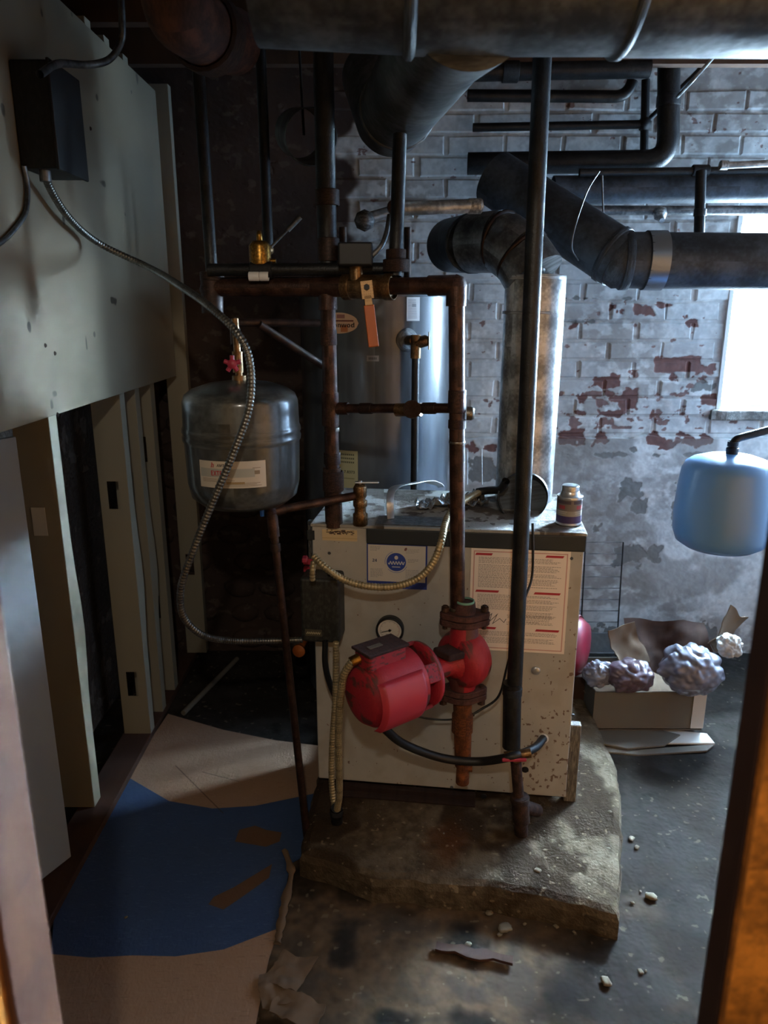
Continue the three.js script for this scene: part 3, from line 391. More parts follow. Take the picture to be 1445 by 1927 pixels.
// ------------------------------------------------------------------ copper pipework over the boiler
const collar = (p, dir, r, h = 0.02) => lathe([[r * 0.9, -h], [r, -h * 0.9], [r, h * 0.9], [r * 0.9, h]], p, dir, 20);
{
  const base = at(632, 985, 2.13);
  const t = thing('copper_pipework', 'copper pipe loop with an orange-levered ball valve standing over the boiler', 'pipework', base);
  const Lb = at(629, 990, 2.135), Lt = at(616, 540, 2.1), Lm = at(624, 880, 2.13), Rt = at(859, 537, 1.94), Rb = at(861, 1158, 1.94), He = at(398, 540, 2.14);
  part('riser_pipe', [cyl(at(626, 900, 2.13), Lt, 0.0205)], M.copper, t);
  part('riser_base', [cyl(Lb, Lm, 0.026, 0.026), collar(at(627, 905, 2.13), V(0, 1, 0), 0.031, 0.03)], M.rustIron, t, 'dark iron nipple at the boiler top');
  part('reducer', collar(at(625, 862, 2.13), V(0, 1, 0), 0.0245, 0.018), M.copperDark, t); part('solder_ring', collar(at(624, 808, 2.125), V(0, 1, 0), 0.0225, 0.006), M.solder, t);
  part('tee', [cyl(at(622, 800, 2.125), at(621, 738, 2.12), 0.0245), cyl(at(622, 769, 2.125), at(655, 769, 2.11), 0.018)], M.copper, t);
  part('coupling', [collar(at(618, 635, 2.11), V(0, 1, 0), 0.0235, 0.022)], M.copper, t);
  const hy = Lt.y;
  part('header_pipe', [cyl(He, Lt, 0.026), cyl(Lt, Rt, 0.0215)], M.copper, t);
  part('elbow', [lathe([[0, 0.027], [0.018, 0.02], [0.027, 0], [0.018, -0.02], [0, -0.027]], Rt, V(0, 1, 0), 20), cyl(Rt, Rt.clone().add(V(0, -0.05, 0)), 0.0255), cyl(Rt, Rt.clone().lerp(Lt, 0.2), 0.0255)], M.copper, t);
  part('tee', [cyl(Lt.clone().lerp(Rt, 0.12), Lt.clone().lerp(He, 0.12), 0.0265), cyl(Lt, V(Lt.x, Lt.y - 0.06, Lt.z), 0.0255)], M.copper, t);
  part('return_pipe', [cyl(Rt, Rb, 0.0205)], M.copper, t);
  part('coupling', collar(at(860, 755, 1.94), V(0, 1, 0), 0.0235, 0.03), M.copper, t); part('coupling', collar(at(860, 798, 1.94), V(0, 1, 0), 0.0235, 0.012), M.copper, t);
  part('solder_ring', collar(at(860, 832, 1.94), V(0, 1, 0), 0.0222, 0.003), M.solder, t); part('solder_ring', collar(at(861, 1145, 1.94), V(0, 1, 0), 0.0235, 0.005), M.solder, t);
  // cross pipe with a stop valve
  const Ca = at(640, 769, 2.12), Cb = at(848, 768, 1.95), Cv = at(774, 772, 2.01);
  part('cross_pipe', [cyl(Ca, Cb, 0.013)], M.copper, t);
  for (const k of [0.25, 0.82]) part('coupling', collar(Ca.clone().lerp(Cb, k), Cb.clone().sub(Ca), 0.0155, 0.02), M.copperDark, t);
  const sv = part('stop_valve', [cyl(Cv.clone().lerp(Ca, 0.2), Cv.clone().lerp(Cb, 0.25), 0.018), lathe([[0, 0.03], [0.012, 0.03], [0.016, 0.0], [0, -0.005]], Cv, V(0, 0.2, 1), 16)], M.bronze, t, 'small dark stop valve');
  part('handwheel', lathe([[0, 0.036], [0.012, 0.04], [0.024, 0.046], [0.025, 0.036], [0.012, 0.033], [0, 0.03]], Cv, V(0, 0.2, 1), 12), M.rustIron, sv);
  part('side_port', lathe([[0, 0.02], [0.014, 0.02], [0.018, 0.012], [0.018, 0]], at(878, 778, 1.95), V(1, 0, 0.1), 14), M.solder, t);
  // ball valve with an orange lever hanging down
  const bv = at(692, 541, 2.045), bw = part('ball_valve', [cyl(at(655, 540, 2.07), at(735, 540, 2.02), 0.031), collar(at(655, 540, 2.07), Rt.clone().sub(Lt), 0.034, 0.012), collar(at(733, 540, 2.02), Rt.clone().sub(Lt), 0.034, 0.012), cyl(bv, at(692, 541, 1.99), 0.014)], M.bronze, t, 'bronze ball valve');
  const hA = at(690, 540, 1.985), hB = at(703, 650, 1.975), hd = hB.clone().sub(hA), qz = new THREE.Quaternion().setFromUnitVectors(V(0, -1, 0), hd.clone().normalize()), HL = hd.length();
  const lev = (y0, y1, w, d, z) => { const g = new RoundedBoxGeometry(w, y1 - y0, d, 2, Math.min(w, d) * 0.3); g.translate(0, -(y0 + y1) / 2, z); g.applyQuaternion(qz); return g.translate(hA.x, hA.y, hA.z); };
  part('lever_plate', [lev(-0.016, 0.03, 0.032, 0.004, 0), lev(0.02, HL, 0.02, 0.004, 0)], M.bronze, bw);
  part('lever_grip', [lev(0.045, HL + 0.004, 0.027, 0.009, 0)], M.orangePlastic, bw, 'worn orange lever grip');
  part('lever_nut', [cyl(hA.clone().add(V(0, 0, -0.002)), hA.clone().add(V(0, 0, 0.009)), 0.008, 0.008, 6)], M.black, bw);
  // left end: tee and drop behind the cable
  part('end_tee', [cyl(at(398, 520, 2.14), at(400, 590, 2.14), 0.03), collar(at(399, 520, 2.14), V(0, 1, 0), 0.033, 0.012), lathe([[0, 0.03], [0.024, 0.02], [0.03, 0], [0.024, -0.02], [0, -0.03]], at(396, 545, 2.14), V(0, 1, 0), 18)], M.copperDark, t);
}
{ // feed pipe to the grey expansion tank
  const t = thing('feed_pipe', 'thin copper feed pipe running behind the armoured cable to the grey tank', 'pipework', at(446, 605, 2.12));
  part('pipe', [pathTube([at(445, 640, 2.05), at(440, 607, 2.08), at(600, 608, 2.2)], 0.011, 0.02), cyl(at(488, 611, 2.1), at(607, 688, 2.22), 0.011)], M.copperDark, t);
  part('elbow', [cyl(at(442, 618, 2.06), at(444, 650, 2.04), 0.014), lathe([[0, 0.016], [0.012, 0.01], [0.015, 0], [0, -0.016]], at(441, 608, 2.08), V(0, 1, 0), 14)], M.copper, t);
}
{ // relief valve on the boiler top with its copper drain
  const v0 = at(678, 985, 2.12);
  const t = thing('relief_valve', 'brass relief valve on the boiler top left of the bent strap', 'valve', v0);
  part('valve_body', lathe([[0.0, -0.004], [0.022, -0.004], [0.022, 0.03], [0.017, 0.034], [0.017, 0.05], [0.021, 0.055], [0.021, 0.07], [0.015, 0.075], [0.02, 0.085], [0.02, 0.11], [0.014, 0.12], [0, 0.122]], v0, V(0, 1, 0), 20), M.bronze, t);
  part('test_lever', [box(v0.x + 0.02, v0.y + 0.125, v0.z, 0.07, 0.004, 0.016, 0.0015), cyl(V(v0.x, v0.y + 0.11, v0.z), V(v0.x, v0.y + 0.13, v0.z), 0.006)], M.silver, t);
  const d = thing('drain_pipe', 'bent copper drain pipe dropping from the relief valve to the cardboard', 'pipe', onY(580, 1590, 0.02));
  const e0 = V(v0.x - 0.01, v0.y + 0.085, v0.z), e1 = at(511, 962, 2.0), e2 = onY(579, 1588, 0.012);
  part('run', [cyl(e0, e1, 0.0125), cyl(e1, e2, 0.0115)], M.copper, d);
  part('elbow', [lathe([[0, 0.019], [0.013, 0.014], [0.019, 0], [0.013, -0.014], [0, -0.019]], e1, V(0, 1, 0), 16), cyl(e1, e1.clone().lerp(e2, 0.07), 0.0155), cyl(e1, e1.clone().lerp(e0, 0.14), 0.0155)], M.copper, d);
  part('coupling', collar(e1.clone().lerp(e2, 0.1), e2.clone().sub(e1), 0.0145, 0.012), M.copperDark, d);
}

// ------------------------------------------------------------------ red circulator pump
{
  const C = at(872, 1238, 1.93), end = onY(690, 1306, C.y), ax = end.clone().sub(C).setY(0).normalize(), up = V(0, 1, 0), side = V(0, 0, 0).crossVectors(ax, up);
  const MP = new THREE.Matrix4().makeBasis(ax, up, side).setPosition(C), pl = (g) => merge(g).applyMatrix4(MP);
  const pLathe = (pts, seg = 40) => { const g = new THREE.LatheGeometry(pts.map(([r, x]) => new THREE.Vector2(Math.max(r, 1e-4), x)), seg); g.rotateZ(-Math.PI / 2); return g; };
  const t = thing('circulator_pump', 'red circulator pump hung on the copper return in front of the boiler', 'pump', V(C.x, C.y - 0.12, C.z));
  const L = end.distanceTo(C);
  part('volute', [pl([pLathe([[0, -0.05], [0.05, -0.05], [0.075, -0.038], [0.084, -0.012], [0.084, 0.012], [0.074, 0.034], [0.05, 0.042], [0, 0.042]])]), cyl(V(C.x, C.y + 0.02, C.z), V(C.x, C.y + 0.105, C.z), 0.05, 0.036), cyl(V(C.x, C.y - 0.02, C.z), V(C.x, C.y - 0.095, C.z), 0.05, 0.036)], M.pump, t);
  const flange = (y, s) => { const g = []; for (const k of [0, 1]) { const sh = new THREE.Shape(); const w = 0.062, h = 0.036; sh.moveTo(-w, -0.012); sh.quadraticCurveTo(-w - 0.012, 0, -w, 0.012); sh.lineTo(-0.022, h); sh.quadraticCurveTo(0, h + 0.008, 0.022, h); sh.lineTo(w, 0.012); sh.quadraticCurveTo(w + 0.012, 0, w, -0.012); sh.lineTo(0.022, -h); sh.quadraticCurveTo(0, -h - 0.008, -0.022, -h); sh.closePath(); const e = new THREE.ExtrudeGeometry(sh, { depth: 0.014, bevelEnabled: true, bevelSize: 0.002, bevelThickness: 0.002, bevelSegments: 1 }); e.rotateX(-Math.PI / 2); g.push(e.translate(C.x, C.y + y + s * k * 0.02 - 0.007, C.z)); } return g; };
  const f1 = part('flange', flange(0.112, 1), M.pumpDirty, t, 'rusty upper flange'), f2 = part('flange', flange(-0.1, -1), M.pumpDirty, t, 'rusty lower flange');
  for (const s of [-1, 1]) { part('bolt', [cyl(V(C.x + s * 0.055, C.y + 0.09, C.z), V(C.x + s * 0.055, C.y + 0.16, C.z), 0.007), cyl(V(C.x + s * 0.055, C.y + 0.143, C.z), V(C.x + s * 0.055, C.y + 0.156, C.z), 0.012, 0.012, 6)], M.rustIron, f1); part('bolt', [cyl(V(C.x + s * 0.055, C.y - 0.145, C.z), V(C.x + s * 0.055, C.y - 0.085, C.z), 0.007), cyl(V(C.x + s * 0.055, C.y - 0.145, C.z), V(C.x + s * 0.055, C.y - 0.132, C.z), 0.012, 0.012, 6)], M.rustIron, f2); }
  part('flange_collar', cyl(V(C.x, C.y + 0.12, C.z), V(C.x, C.y + 0.17, C.z), 0.034, 0.028), M.pumpDirty, t);
  part('patina_ring', collar(V(C.x, C.y + 0.172, C.z), V(0, 1, 0), 0.026, 0.004), std(0x6f9a88, 0.8), t, 'green patina ring');
  part('bearing_bracket', pl([pLathe([[0.052, 0.03], [0.05, 0.045], [0.034, 0.06], [0.032, 0.105], [0.042, 0.115], [0.07, 0.135], [0.09, 0.15], [0.092, 0.166], [0.07, 0.17], [0.03, 0.17]])]), M.pump, t);
  part('oil_cup', [cyl(C.clone().addScaledVector(ax, 0.08).add(V(0, 0.02, 0)), C.clone().addScaledVector(ax, 0.08).add(V(0, 0.055, 0)), 0.006), pl([new RoundedBoxGeometry(0.06, 0.02, 0.07, 2, 0.006).rotateZ(0.1).translate(0.075, 0.045, -0.02)])], M.pumpDirty, t);
  part('shaft_coupler', pl([pLathe([[0.0, 0.165], [0.022, 0.166], [0.026, 0.172], [0.022, 0.178], [0.026, 0.184], [0.022, 0.19], [0.022, 0.198], [0, 0.2]])]), M.rustIron, t, 'steel shaft coupler in the open motor mount');
  for (let k = 0; k < 4; k++) { const a = k * Math.PI / 2 + 0.5; part('mount_arm', pl([new RoundedBoxGeometry(0.04, 0.012, 0.05, 1, 0.004).translate(0.184, 0.086, 0).rotateX(a)]), M.pump, t); }
  const m0 = 0.196, m1 = L + 0.03;
  part('motor', pl([pLathe([[0.0, m0], [0.084, m0], [0.092, m0 + 0.006], [0.092, m1 - 0.05], [0.088, m1 - 0.03], [0.074, m1 - 0.01], [0.05, m1], [0, m1 + 0.003]], 56)]), M.pump, t);
  { // wrap-round cover on the motor's front
    const a0 = -0.95, a1 = 0.72, x0 = m0 + 0.016, x1 = m1 - 0.012, pos = [], uv = [], idx = [], n = 24, mm = 10, Rr = (s, q) => { const e = Math.min(s, 1 - s, (q) * 0.8, (1 - q) * 0.8); return 0.092 + 0.012 * sst(0, 0.06, e); };
    for (let i = 0; i <= n; i++) for (let j = 0; j <= mm * 3; j++) { const s = i / n, q = j / (mm * 3), a = a0 + (a1 - a0) * s, r = Rr(s, q); pos.push(x0 + (x1 - x0) * q, r * Math.sin(a), -r * Math.cos(a)); uv.push(q * 0.5, s * 0.5); }
    for (let i = 0; i < n; i++) for (let j = 0; j < mm * 3; j++) { const p = i * (mm * 3 + 1) + j, w = mm * 3 + 1; idx.push(p, p + 1, p + w, p + 1, p + w + 1, p + w); }
    const g = new THREE.BufferGeometry(); g.setAttribute('position', new THREE.Float32BufferAttribute(pos, 3)); g.setAttribute('uv', new THREE.Float32BufferAttribute(uv, 2)); g.setIndex(idx); g.computeVertexNormals();
    part('motor_cover', g.applyMatrix4(MP), std(new THREE.Color(0.40, 0.028, 0.045), 0.4, 0, { side: THREE.DoubleSide }), t, 'smooth bright red motor cover');
  }
  part('junction_box', pl([new RoundedBoxGeometry(0.12, 0.05, 0.07, 3, 0.01).translate((m0 + m1) / 2 + 0.012, 0.096, 0)]), M.pump, t, 'red wiring box on the motor');
  part('box_lid', pl([new RoundedBoxGeometry(0.13, 0.008, 0.08, 2, 0.003).translate((m0 + m1) / 2 + 0.012, 0.122, 0)]), M.pumpDirty, t);
  part('name_strip', pl([new THREE.BoxGeometry(0.04, 0.002, 0.014).translate((m0 + m1) / 2 + 0.03, 0.127, 0.0)]), M.kraftPale, t);
  part('cable_clamp', [cyl(at(676, 1238, 1.72), at(660, 1246, 1.71), 0.013)], M.brass, t);
  // rusty tail under the pump
  const q = thing('rusty_stub', 'rusty iron pipe stub hanging below the pump', 'pipe', V(C.x, 0.22, C.z));
  const b0 = V(C.x, C.y - 0.105, C.z), b1 = at(871, 1440, 1.94), b2 = at(870, 1472, 1.945);
  part('nipple', [cyl(b0, b1, 0.028, 0.024)], M.rust, q); part('coupling', collar(at(870, 1360, 1.935), V(0, 1, 0), 0.031, 0.03), M.rust, q); part('side_plug', cyl(at(888, 1445, 1.94), at(862, 1445, 1.94), 0.012), M.rust, q); part('cap', [cyl(b1, b2, 0.019, 0.02)], M.rust, q);
}

// ------------------------------------------------------------------ black gas pipe in front of the boiler
{
  const T = at(1016, 60, 1.9), Bm = at(963, 1402, 1.9), x = 0.357, foot = onY(981, 1568, 0.08);
  const t = thing('gas_pipe', 'tall black iron gas pipe standing in front of the boiler', 'pipe', V(foot.x, 0.078, foot.z));
  part('riser', [cyl(at(968, 1290, 1.9), V(at(968, 1290, 1.9).x - 0.012, 2.46, -1.9), 0.0215)], M.blackIron, t);
  part('coupling', [cyl(at(962, 1405, 1.9), at(964, 1285, 1.9), 0.026), collar(at(964, 1300, 1.9), V(0, 1, 0), 0.028, 0.012)], M.blackIron, t);
  part('nipple', [cyl(at(976, 1500, 1.89), at(968, 1400, 1.9), 0.016)], M.rustIron, t);
  const tee = part('tee', [cyl(at(978, 1498, 1.885), at(981, 1545, 1.885), 0.025), cyl(at(978, 1515, 1.885), at(1010, 1525, 1.98), 0.02), collar(at(978, 1503, 1.885), V(0, 1, 0), 0.028, 0.008)], M.rustIron, t);
  part('drip_leg', [cyl(at(980, 1540, 1.885), V(foot.x, 0.077, foot.z), 0.02)], M.rustIron, t);
  const cp = at(972, 1423, 1.87);
  const ck = part('gas_cock', [cyl(V(cp.x - 0.035, cp.y, cp.z), V(cp.x + 0.04, cp.y + 0.01, cp.z), 0.013), cyl(V(cp.x, cp.y, cp.z - 0.02), V(cp.x, cp.y, cp.z + 0.012), 0.016)], M.bronze, t);
  part('cock_handle', [box(cp.x - 0.01, cp.y, cp.z + 0.018, 0.07, 0.01, 0.008, 0.003)], M.redPlastic, ck, 'small red handle');
}
const cable = (name, label, cat, pts, r, mat, group) => single(name, label, cat, tube(pts, r, 80, 10), mat, group);
cable('gas_hose', 'black rubber hose sagging below the pump to the boiler front', 'hose', [at(722, 1370, 1.78), at(760, 1400, 1.85), at(830, 1426, 1.9), at(900, 1433, 1.905), at(965, 1423, 1.86), at(1005, 1408, 1.93), at(1022, 1390, 2.0)], 0.0125, M.rubber);
cable('sensor_wire', 'thin black wire looping from the gas pipe down to the rusty stub', 'wire', [at(1002, 985, 2.0), at(1003, 1040, 1.99), at(1000, 1090, 1.985), at(985, 1135, 1.95), at(955, 1250, 1.95), at(938, 1310, 1.95), at(905, 1335, 1.95), at(888, 1345, 1.94)], 0.0035, M.rubber);
cable('thermostat_wire', 'thin grey wire passing behind the rusty stub', 'wire', [at(770, 1345, 1.98), at(810, 1353, 1.99), at(850, 1354, 1.99), at(892, 1346, 1.965)], 0.003, M.boxGrey);
cable('power_lead', 'short black lead dropping from the control box to the floor', 'wire', [at(612, 1206, 1.98), at(612, 1250, 1.98), at(622, 1290, 1.99), at(640, 1330, 2.02)], 0.009, M.rubber);

// ------------------------------------------------------------------ armoured cables
single('armored_cable', 'gold armoured cable draped across the boiler front over the blue certificate', 'cable', [flex([at(590, 1046, 1.98), at(612, 1068, 1.955), at(650, 1092, 1.95), at(700, 1104, 1.945), at(750, 1102, 1.945), at(790, 1086, 1.945), at(815, 1058, 1.95), at(830, 1020, 1.96), at(838, 985, 2.02), at(850, 962, 2.08), at(880, 938, 2.2), at(912, 922, 2.35)], 0.0105)], M.bxGold);
single('armored_cable', 'short upright armoured cable stub on top of the control box', 'cable', [flex([at(588, 1092, 1.98), at(588, 1075, 1.975), at(590, 1056, 1.98)], 0.0085)], M.bxGold);
single('armored_cable', 'gold armoured cable hanging from the pump wiring box down to the pad', 'cable', [flex([at(664, 1243, 1.71), at(648, 1268, 1.72), at(641, 1310, 1.74), at(637, 1380, 1.79), at(638, 1450, 1.84), at(638, 1500, 1.88), at(634, 1524, 1.9)], 0.0105)], M.bxGold);
single('armored_cable', 'gold armoured cable running from the control box down beside the pump to the pad', 'cable', [flex([at(632, 1208, 1.95), at(632, 1260, 1.95), at(630, 1330, 1.95), at(625, 1400, 1.95), at(624, 1470, 1.945), at(628, 1510, 1.93), at(632, 1528, 1.915)], 0.0095)], M.bxGold);
single('cable_connector', 'dark connector where the two gold cables meet the pad', 'connector', [cyl(onY(634, 1545, 0.082), at(633, 1520, 1.905), 0.018, 0.016), collar(at(633, 1528, 1.905), V(0, 1, 0), 0.02, 0.008)], M.blackIron);
single('armored_cable', 'long grey armoured cable from the wall box past the grey tank to the boiler', 'cable', [flex([V(PX + 0.045, onX(52, 322, PX).y - 0.012, onX(95, 250, PX).z + 0.17), onX(92, 350, -0.835), onX(130, 410, -0.84), onX(190, 460, -0.82), at(270, 498, 2.3), at(345, 542, 2.0), at(400, 582, 1.85), at(445, 625, 1.8), at(465, 660, 1.79), at(473, 710, 1.785), at(468, 770, 1.78), at(440, 850, 1.775), at(400, 945, 1.775), at(362, 1040, 1.78), at(340, 1110, 1.8), at(345, 1160, 1.83), at(375, 1192, 1.87), at(430, 1205, 1.98), at(500, 1206, 2.06), at(570, 1204, 2.08)], 0.0098)], M.bx);

// ------------------------------------------------------------------ expansion tanks
const tankProfile = [[0, 0], [0.06, 0.003], [0.115, 0.016], [0.143, 0.042], [0.151, 0.085], [0.154, 0.205], [0.158, 0.212], [0.159, 0.222], [0.1555, 0.23], [0.159, 0.238], [0.158, 0.248], [0.155, 0.256], [0.153, 0.325], [0.146, 0.345], [0.128, 0.36], [0.085, 0.376], [0.03, 0.384], [0, 0.385]];
{
  const c = at(457, 845, 2.02), y0 = at(470, 975, 1.88).y - 0.005, Hh = at(455, 715, 2.02).y - y0, k = Hh / 0.385;
  const B = V(c.x, y0, c.z);
  const t = thing('expansion_tank', 'grey steel expansion tank with a paper label hanging left of the boiler', 'tank', B);
  part('shell', lathe(tankProfile.map(([r, y]) => [r * 1.01, y * k]), B, V(0, 1, 0), 72), M.tank, t);
  const vz = at(480, 980, 1.9); part('air_valve', lathe([[0, -0.02], [0.006, -0.02], [0.007, 0.006], [0, 0.006]], V(B.x + 0.05, B.y, B.z + 0.03), V(0, 1, 0), 12), std(0x2c6fd0, 0.5), t, 'blue valve cap');
  const topY = B.y + Hh; const tp = V(B.x, topY, B.z);
  part('nipple', [cyl(V(tp.x, tp.y - 0.004, tp.z), V(tp.x, tp.y + 0.012, tp.z), 0.02, 0.02, 6), cyl(V(tp.x, tp.y, tp.z), V(tp.x - 0.004, tp.y + 0.16, tp.z), 0.0095)], M.bronze, t);
  const vp = at(440, 686, 2.0), vb = part('shut_off', [cyl(V(tp.x - 0.002, tp.y + 0.02, tp.z), V(tp.x - 0.002, tp.y + 0.075, tp.z), 0.014), cyl(V(tp.x, tp.y + 0.045, tp.z), V(vp.x, tp.y + 0.045, vp.z + 0.02), 0.008)], M.bronze, t);
  const hw = []; for (let i = 0; i < 5; i++) { const a = i / 5 * 6.283 + 0.3; hw.push(cyl(V(vp.x, tp.y + 0.045, vp.z + 0.02), V(vp.x + 0.022 * Math.cos(a), tp.y + 0.045 + 0.022 * Math.sin(a), vp.z + 0.02), 0.006)); } hw.push(lathe([[0, 0.006], [0.012, 0.005], [0.013, -0.004], [0, -0.004]], V(vp.x, tp.y + 0.045, vp.z + 0.022), V(0, 0, 1), 14));
  part('handwheel', hw, M.redPlastic, vb, 'small red handwheel');
  // paper label wrapped round the shell
  const ly0 = at(470, 918, 1.87).y, ly1 = at(470, 872, 1.87).y + 0.006, th0 = -0.60, th1 = 0.55, rL = 0.1575, pos = [], uv = [], idx = [], n = 24;
  for (let i = 0; i <= n; i++) for (let j = 0; j <= 1; j++) { const a = th0 + (th1 - th0) * i / n; pos.push(B.x + rL * Math.sin(a), ly0 + (ly1 - ly0) * j, B.z + rL * Math.cos(a)); uv.push(i / n, j); }
  for (let i = 0; i < n; i++) idx.push(i * 2, i * 2 + 2, i * 2 + 1, i * 2 + 1, i * 2 + 2, i * 2 + 3);
  const g = new THREE.BufferGeometry(); g.setAttribute('position', new THREE.Float32BufferAttribute(pos, 3)); g.setAttribute('uv', new THREE.Float32BufferAttribute(uv, 2)); g.setIndex(idx); g.computeVertexNormals();
  part('paper_label', g, std(0xffffff, 0.55, 0, { side: THREE.DoubleSide, map: canvas(768, 280, (x, w, h) => { x.fillStyle = '#c9bfae'; x.fillRect(0, 0, w, h); x.fillStyle = '#a9a89e'; x.fillRect(14, 78, w * 0.82, 90); x.fillStyle = '#b3232e'; x.font = 'italic bold 66px serif'; x.fillText('h', 150, 66); x.fillStyle = '#26221e'; x.font = 'italic bold 40px sans-serif'; x.fillText('AMTROL', 226, 58); x.fillStyle = '#b3232e'; x.font = 'bold 74px sans-serif'; x.fillText('EXTROL', 150, 152, 220); x.fillStyle = '#8a7a64'; for (let i = 0; i < 6; i++) x.fillRect(40 + (i > 2 ? 260 : 0), 184 + i * 14, 330 + (i * 53 % 90), 5); x.fillRect(620, 70, 90, 6); x.fillRect(640, 100, 60, 40); x.fillStyle = '#a08458'; x.fillRect(330, 215, 200, 22); }) }), t, 'cream paper label with red and black lettering');
}
{
  const c = at(1362, 950, 2.35), y0 = at(1352, 1058, 2.22).y, y1 = at(1372, 850, 2.38).y, k = (y1 - y0) / 0.385, B = V(c.x, y0, c.z);
  const t = thing('expansion_tank', 'blue expansion tank hanging at the right beside the bright window', 'tank', B);
  part('shell', lathe([[0, 0], [0.06, 0.003], [0.11, 0.014], [0.138, 0.036], [0.15, 0.075], [0.153, 0.15], [0.148, 0.25], [0.141, 0.32], [0.131, 0.346], [0.112, 0.362], [0.075, 0.376], [0.03, 0.384], [0, 0.385]].map(([r, y]) => [r, y * k]), B, V(0, 1, 0), 72), M.tankBlue, t);
  const p0 = V(B.x + 0.005, y1 - 0.005, B.z);
  part('elbow_pipe', [pathTube([p0, V(p0.x, p0.y + 0.05, p0.z), V(p0.x + 0.3, p0.y + 0.12, p0.z - 0.05)], 0.0125, 0.025), collar(V(p0.x, p0.y + 0.012, p0.z), V(0, 1, 0), 0.019, 0.012), collar(V(p0.x, p0.y + 0.036, p0.z), V(0, 1, 0), 0.017, 0.008)], M.blackIron, t, 'dark elbow pipe');
}

// ------------------------------------------------------------------ flues
{
  const c = at(994, 750, 2.42), top = at(1000, 520, 2.42), rV = 0.0935, b = V(c.x, 0.985, c.z);
  const t = thing('galvanized_flue', 'shiny galvanized flue pipe rising from the back of the boiler top', 'flue', b);
  part('upright_pipe', cyl(b, V(c.x + 0.004, top.y, c.z), rV, rV, 48), M.galv, t);
  part('joint_bead', [collar(V(c.x, at(994, 588, 2.42).y, c.z), V(0, 1, 0), rV + 0.002, 0.005), collar(V(c.x, top.y - 0.004, c.z), V(0, 1, 0), rV + 0.004, 0.008)], M.galv, t);
  part('tee_collar', [cyl(at(985, 935, 2.36), at(984, 935, 2.24), 0.076, 0.076, 40, true), lathe([[0.076, -0.004], [0.08, 0], [0.076, 0.004]], at(984, 935, 2.24), V(0, 0, 1), 40)], std(0xb4b8ba, 0.34, 0.9, { side: THREE.DoubleSide, map: G(2) }), t, 'open round side collar');
  part('tee_plate', cyl(at(985, 935, 2.30), at(985, 935, 2.295), 0.0755, 0.0755, 40), M.flueGlareGrey, t, 'dark damper plate inside the collar');
  // gored elbow turning left and back
  const e0 = V(c.x, top.y, c.z), e1 = at(982, 482, 2.45), e2 = at(945, 455, 2.5), e3 = at(890, 458, 2.6), e4 = at(850, 462, 2.85);
  part('elbow_gore', [cyl(e0, e1, rV + 0.003, rV, 40), lathe([[0, rV], [rV * 0.7, rV * 0.7], [rV, 0], [rV * 0.7, -rV * 0.7], [0, -rV]], e1, V(0, 1, 0), 32)], M.galvOld, t);
  part('elbow_gore', [cyl(e1, e2, rV + 0.001, rV, 40), lathe([[0, rV], [rV * 0.7, rV * 0.7], [rV, 0], [rV * 0.7, -rV * 0.7], [0, -rV]], e2, V(0, 1, 0), 32)], M.galvOld, t);
  part('elbow_gore', [cyl(e2, e3, rV + 0.001, rV, 40)], M.galvOld, t);
  part('back_run', [cyl(e3, e4, rV, rV, 40), collar(e3, e4.clone().sub(e3), rV + 0.003, 0.006)], M.flueGlareGrey, t, 'dark run towards the chimney');
  part('joint_bead', [collar(e2, e3.clone().sub(e1), rV + 0.003, 0.005), collar(e1, e2.clone().sub(e0), rV + 0.003, 0.005)], M.copperDark, t);
}
{
  const r = 0.09, a = at(930, 335, 2.9), b = at(1168, 490, 2.62), c = at(1560, 494, 2.58);
  const t = thing('black_flue', 'wide black flue duct slanting down and running right past the window', 'flue', b);
  part('slanted_run', cyl(a, b, r + 0.004, r + 0.004, 44), M.flueGlareGrey, t);
  part('level_run', cyl(b, c, r, r, 44), M.flueGlareGrey, t);
  part('elbow', [lathe([[0, r + 0.004], [r * 0.5, r * 0.88], [r * 0.87, r * 0.52], [r + 0.004, 0], [r * 0.87, -r * 0.52], [r * 0.5, -r * 0.88], [0, -r - 0.004]], b, c.clone().sub(a), 36), collar(b.clone().lerp(c, 0.02), c.clone().sub(b), r + 0.006, 0.014), collar(b.clone().lerp(c, 0.12), c.clone().sub(b), r + 0.005, 0.006), collar(b.clone().lerp(a, 0.06), a.clone().sub(b), r + 0.009, 0.01)], M.flueGlareGrey, t);
  part('foil_tape', [lathe([[r + 0.005, -0.03], [r + 0.006, 0.03]], b.clone().lerp(c, 0.16), c.clone().sub(b), 44)], std(0x8a949e, 0.35, 0.7), t, 'strip of silver tape');
}

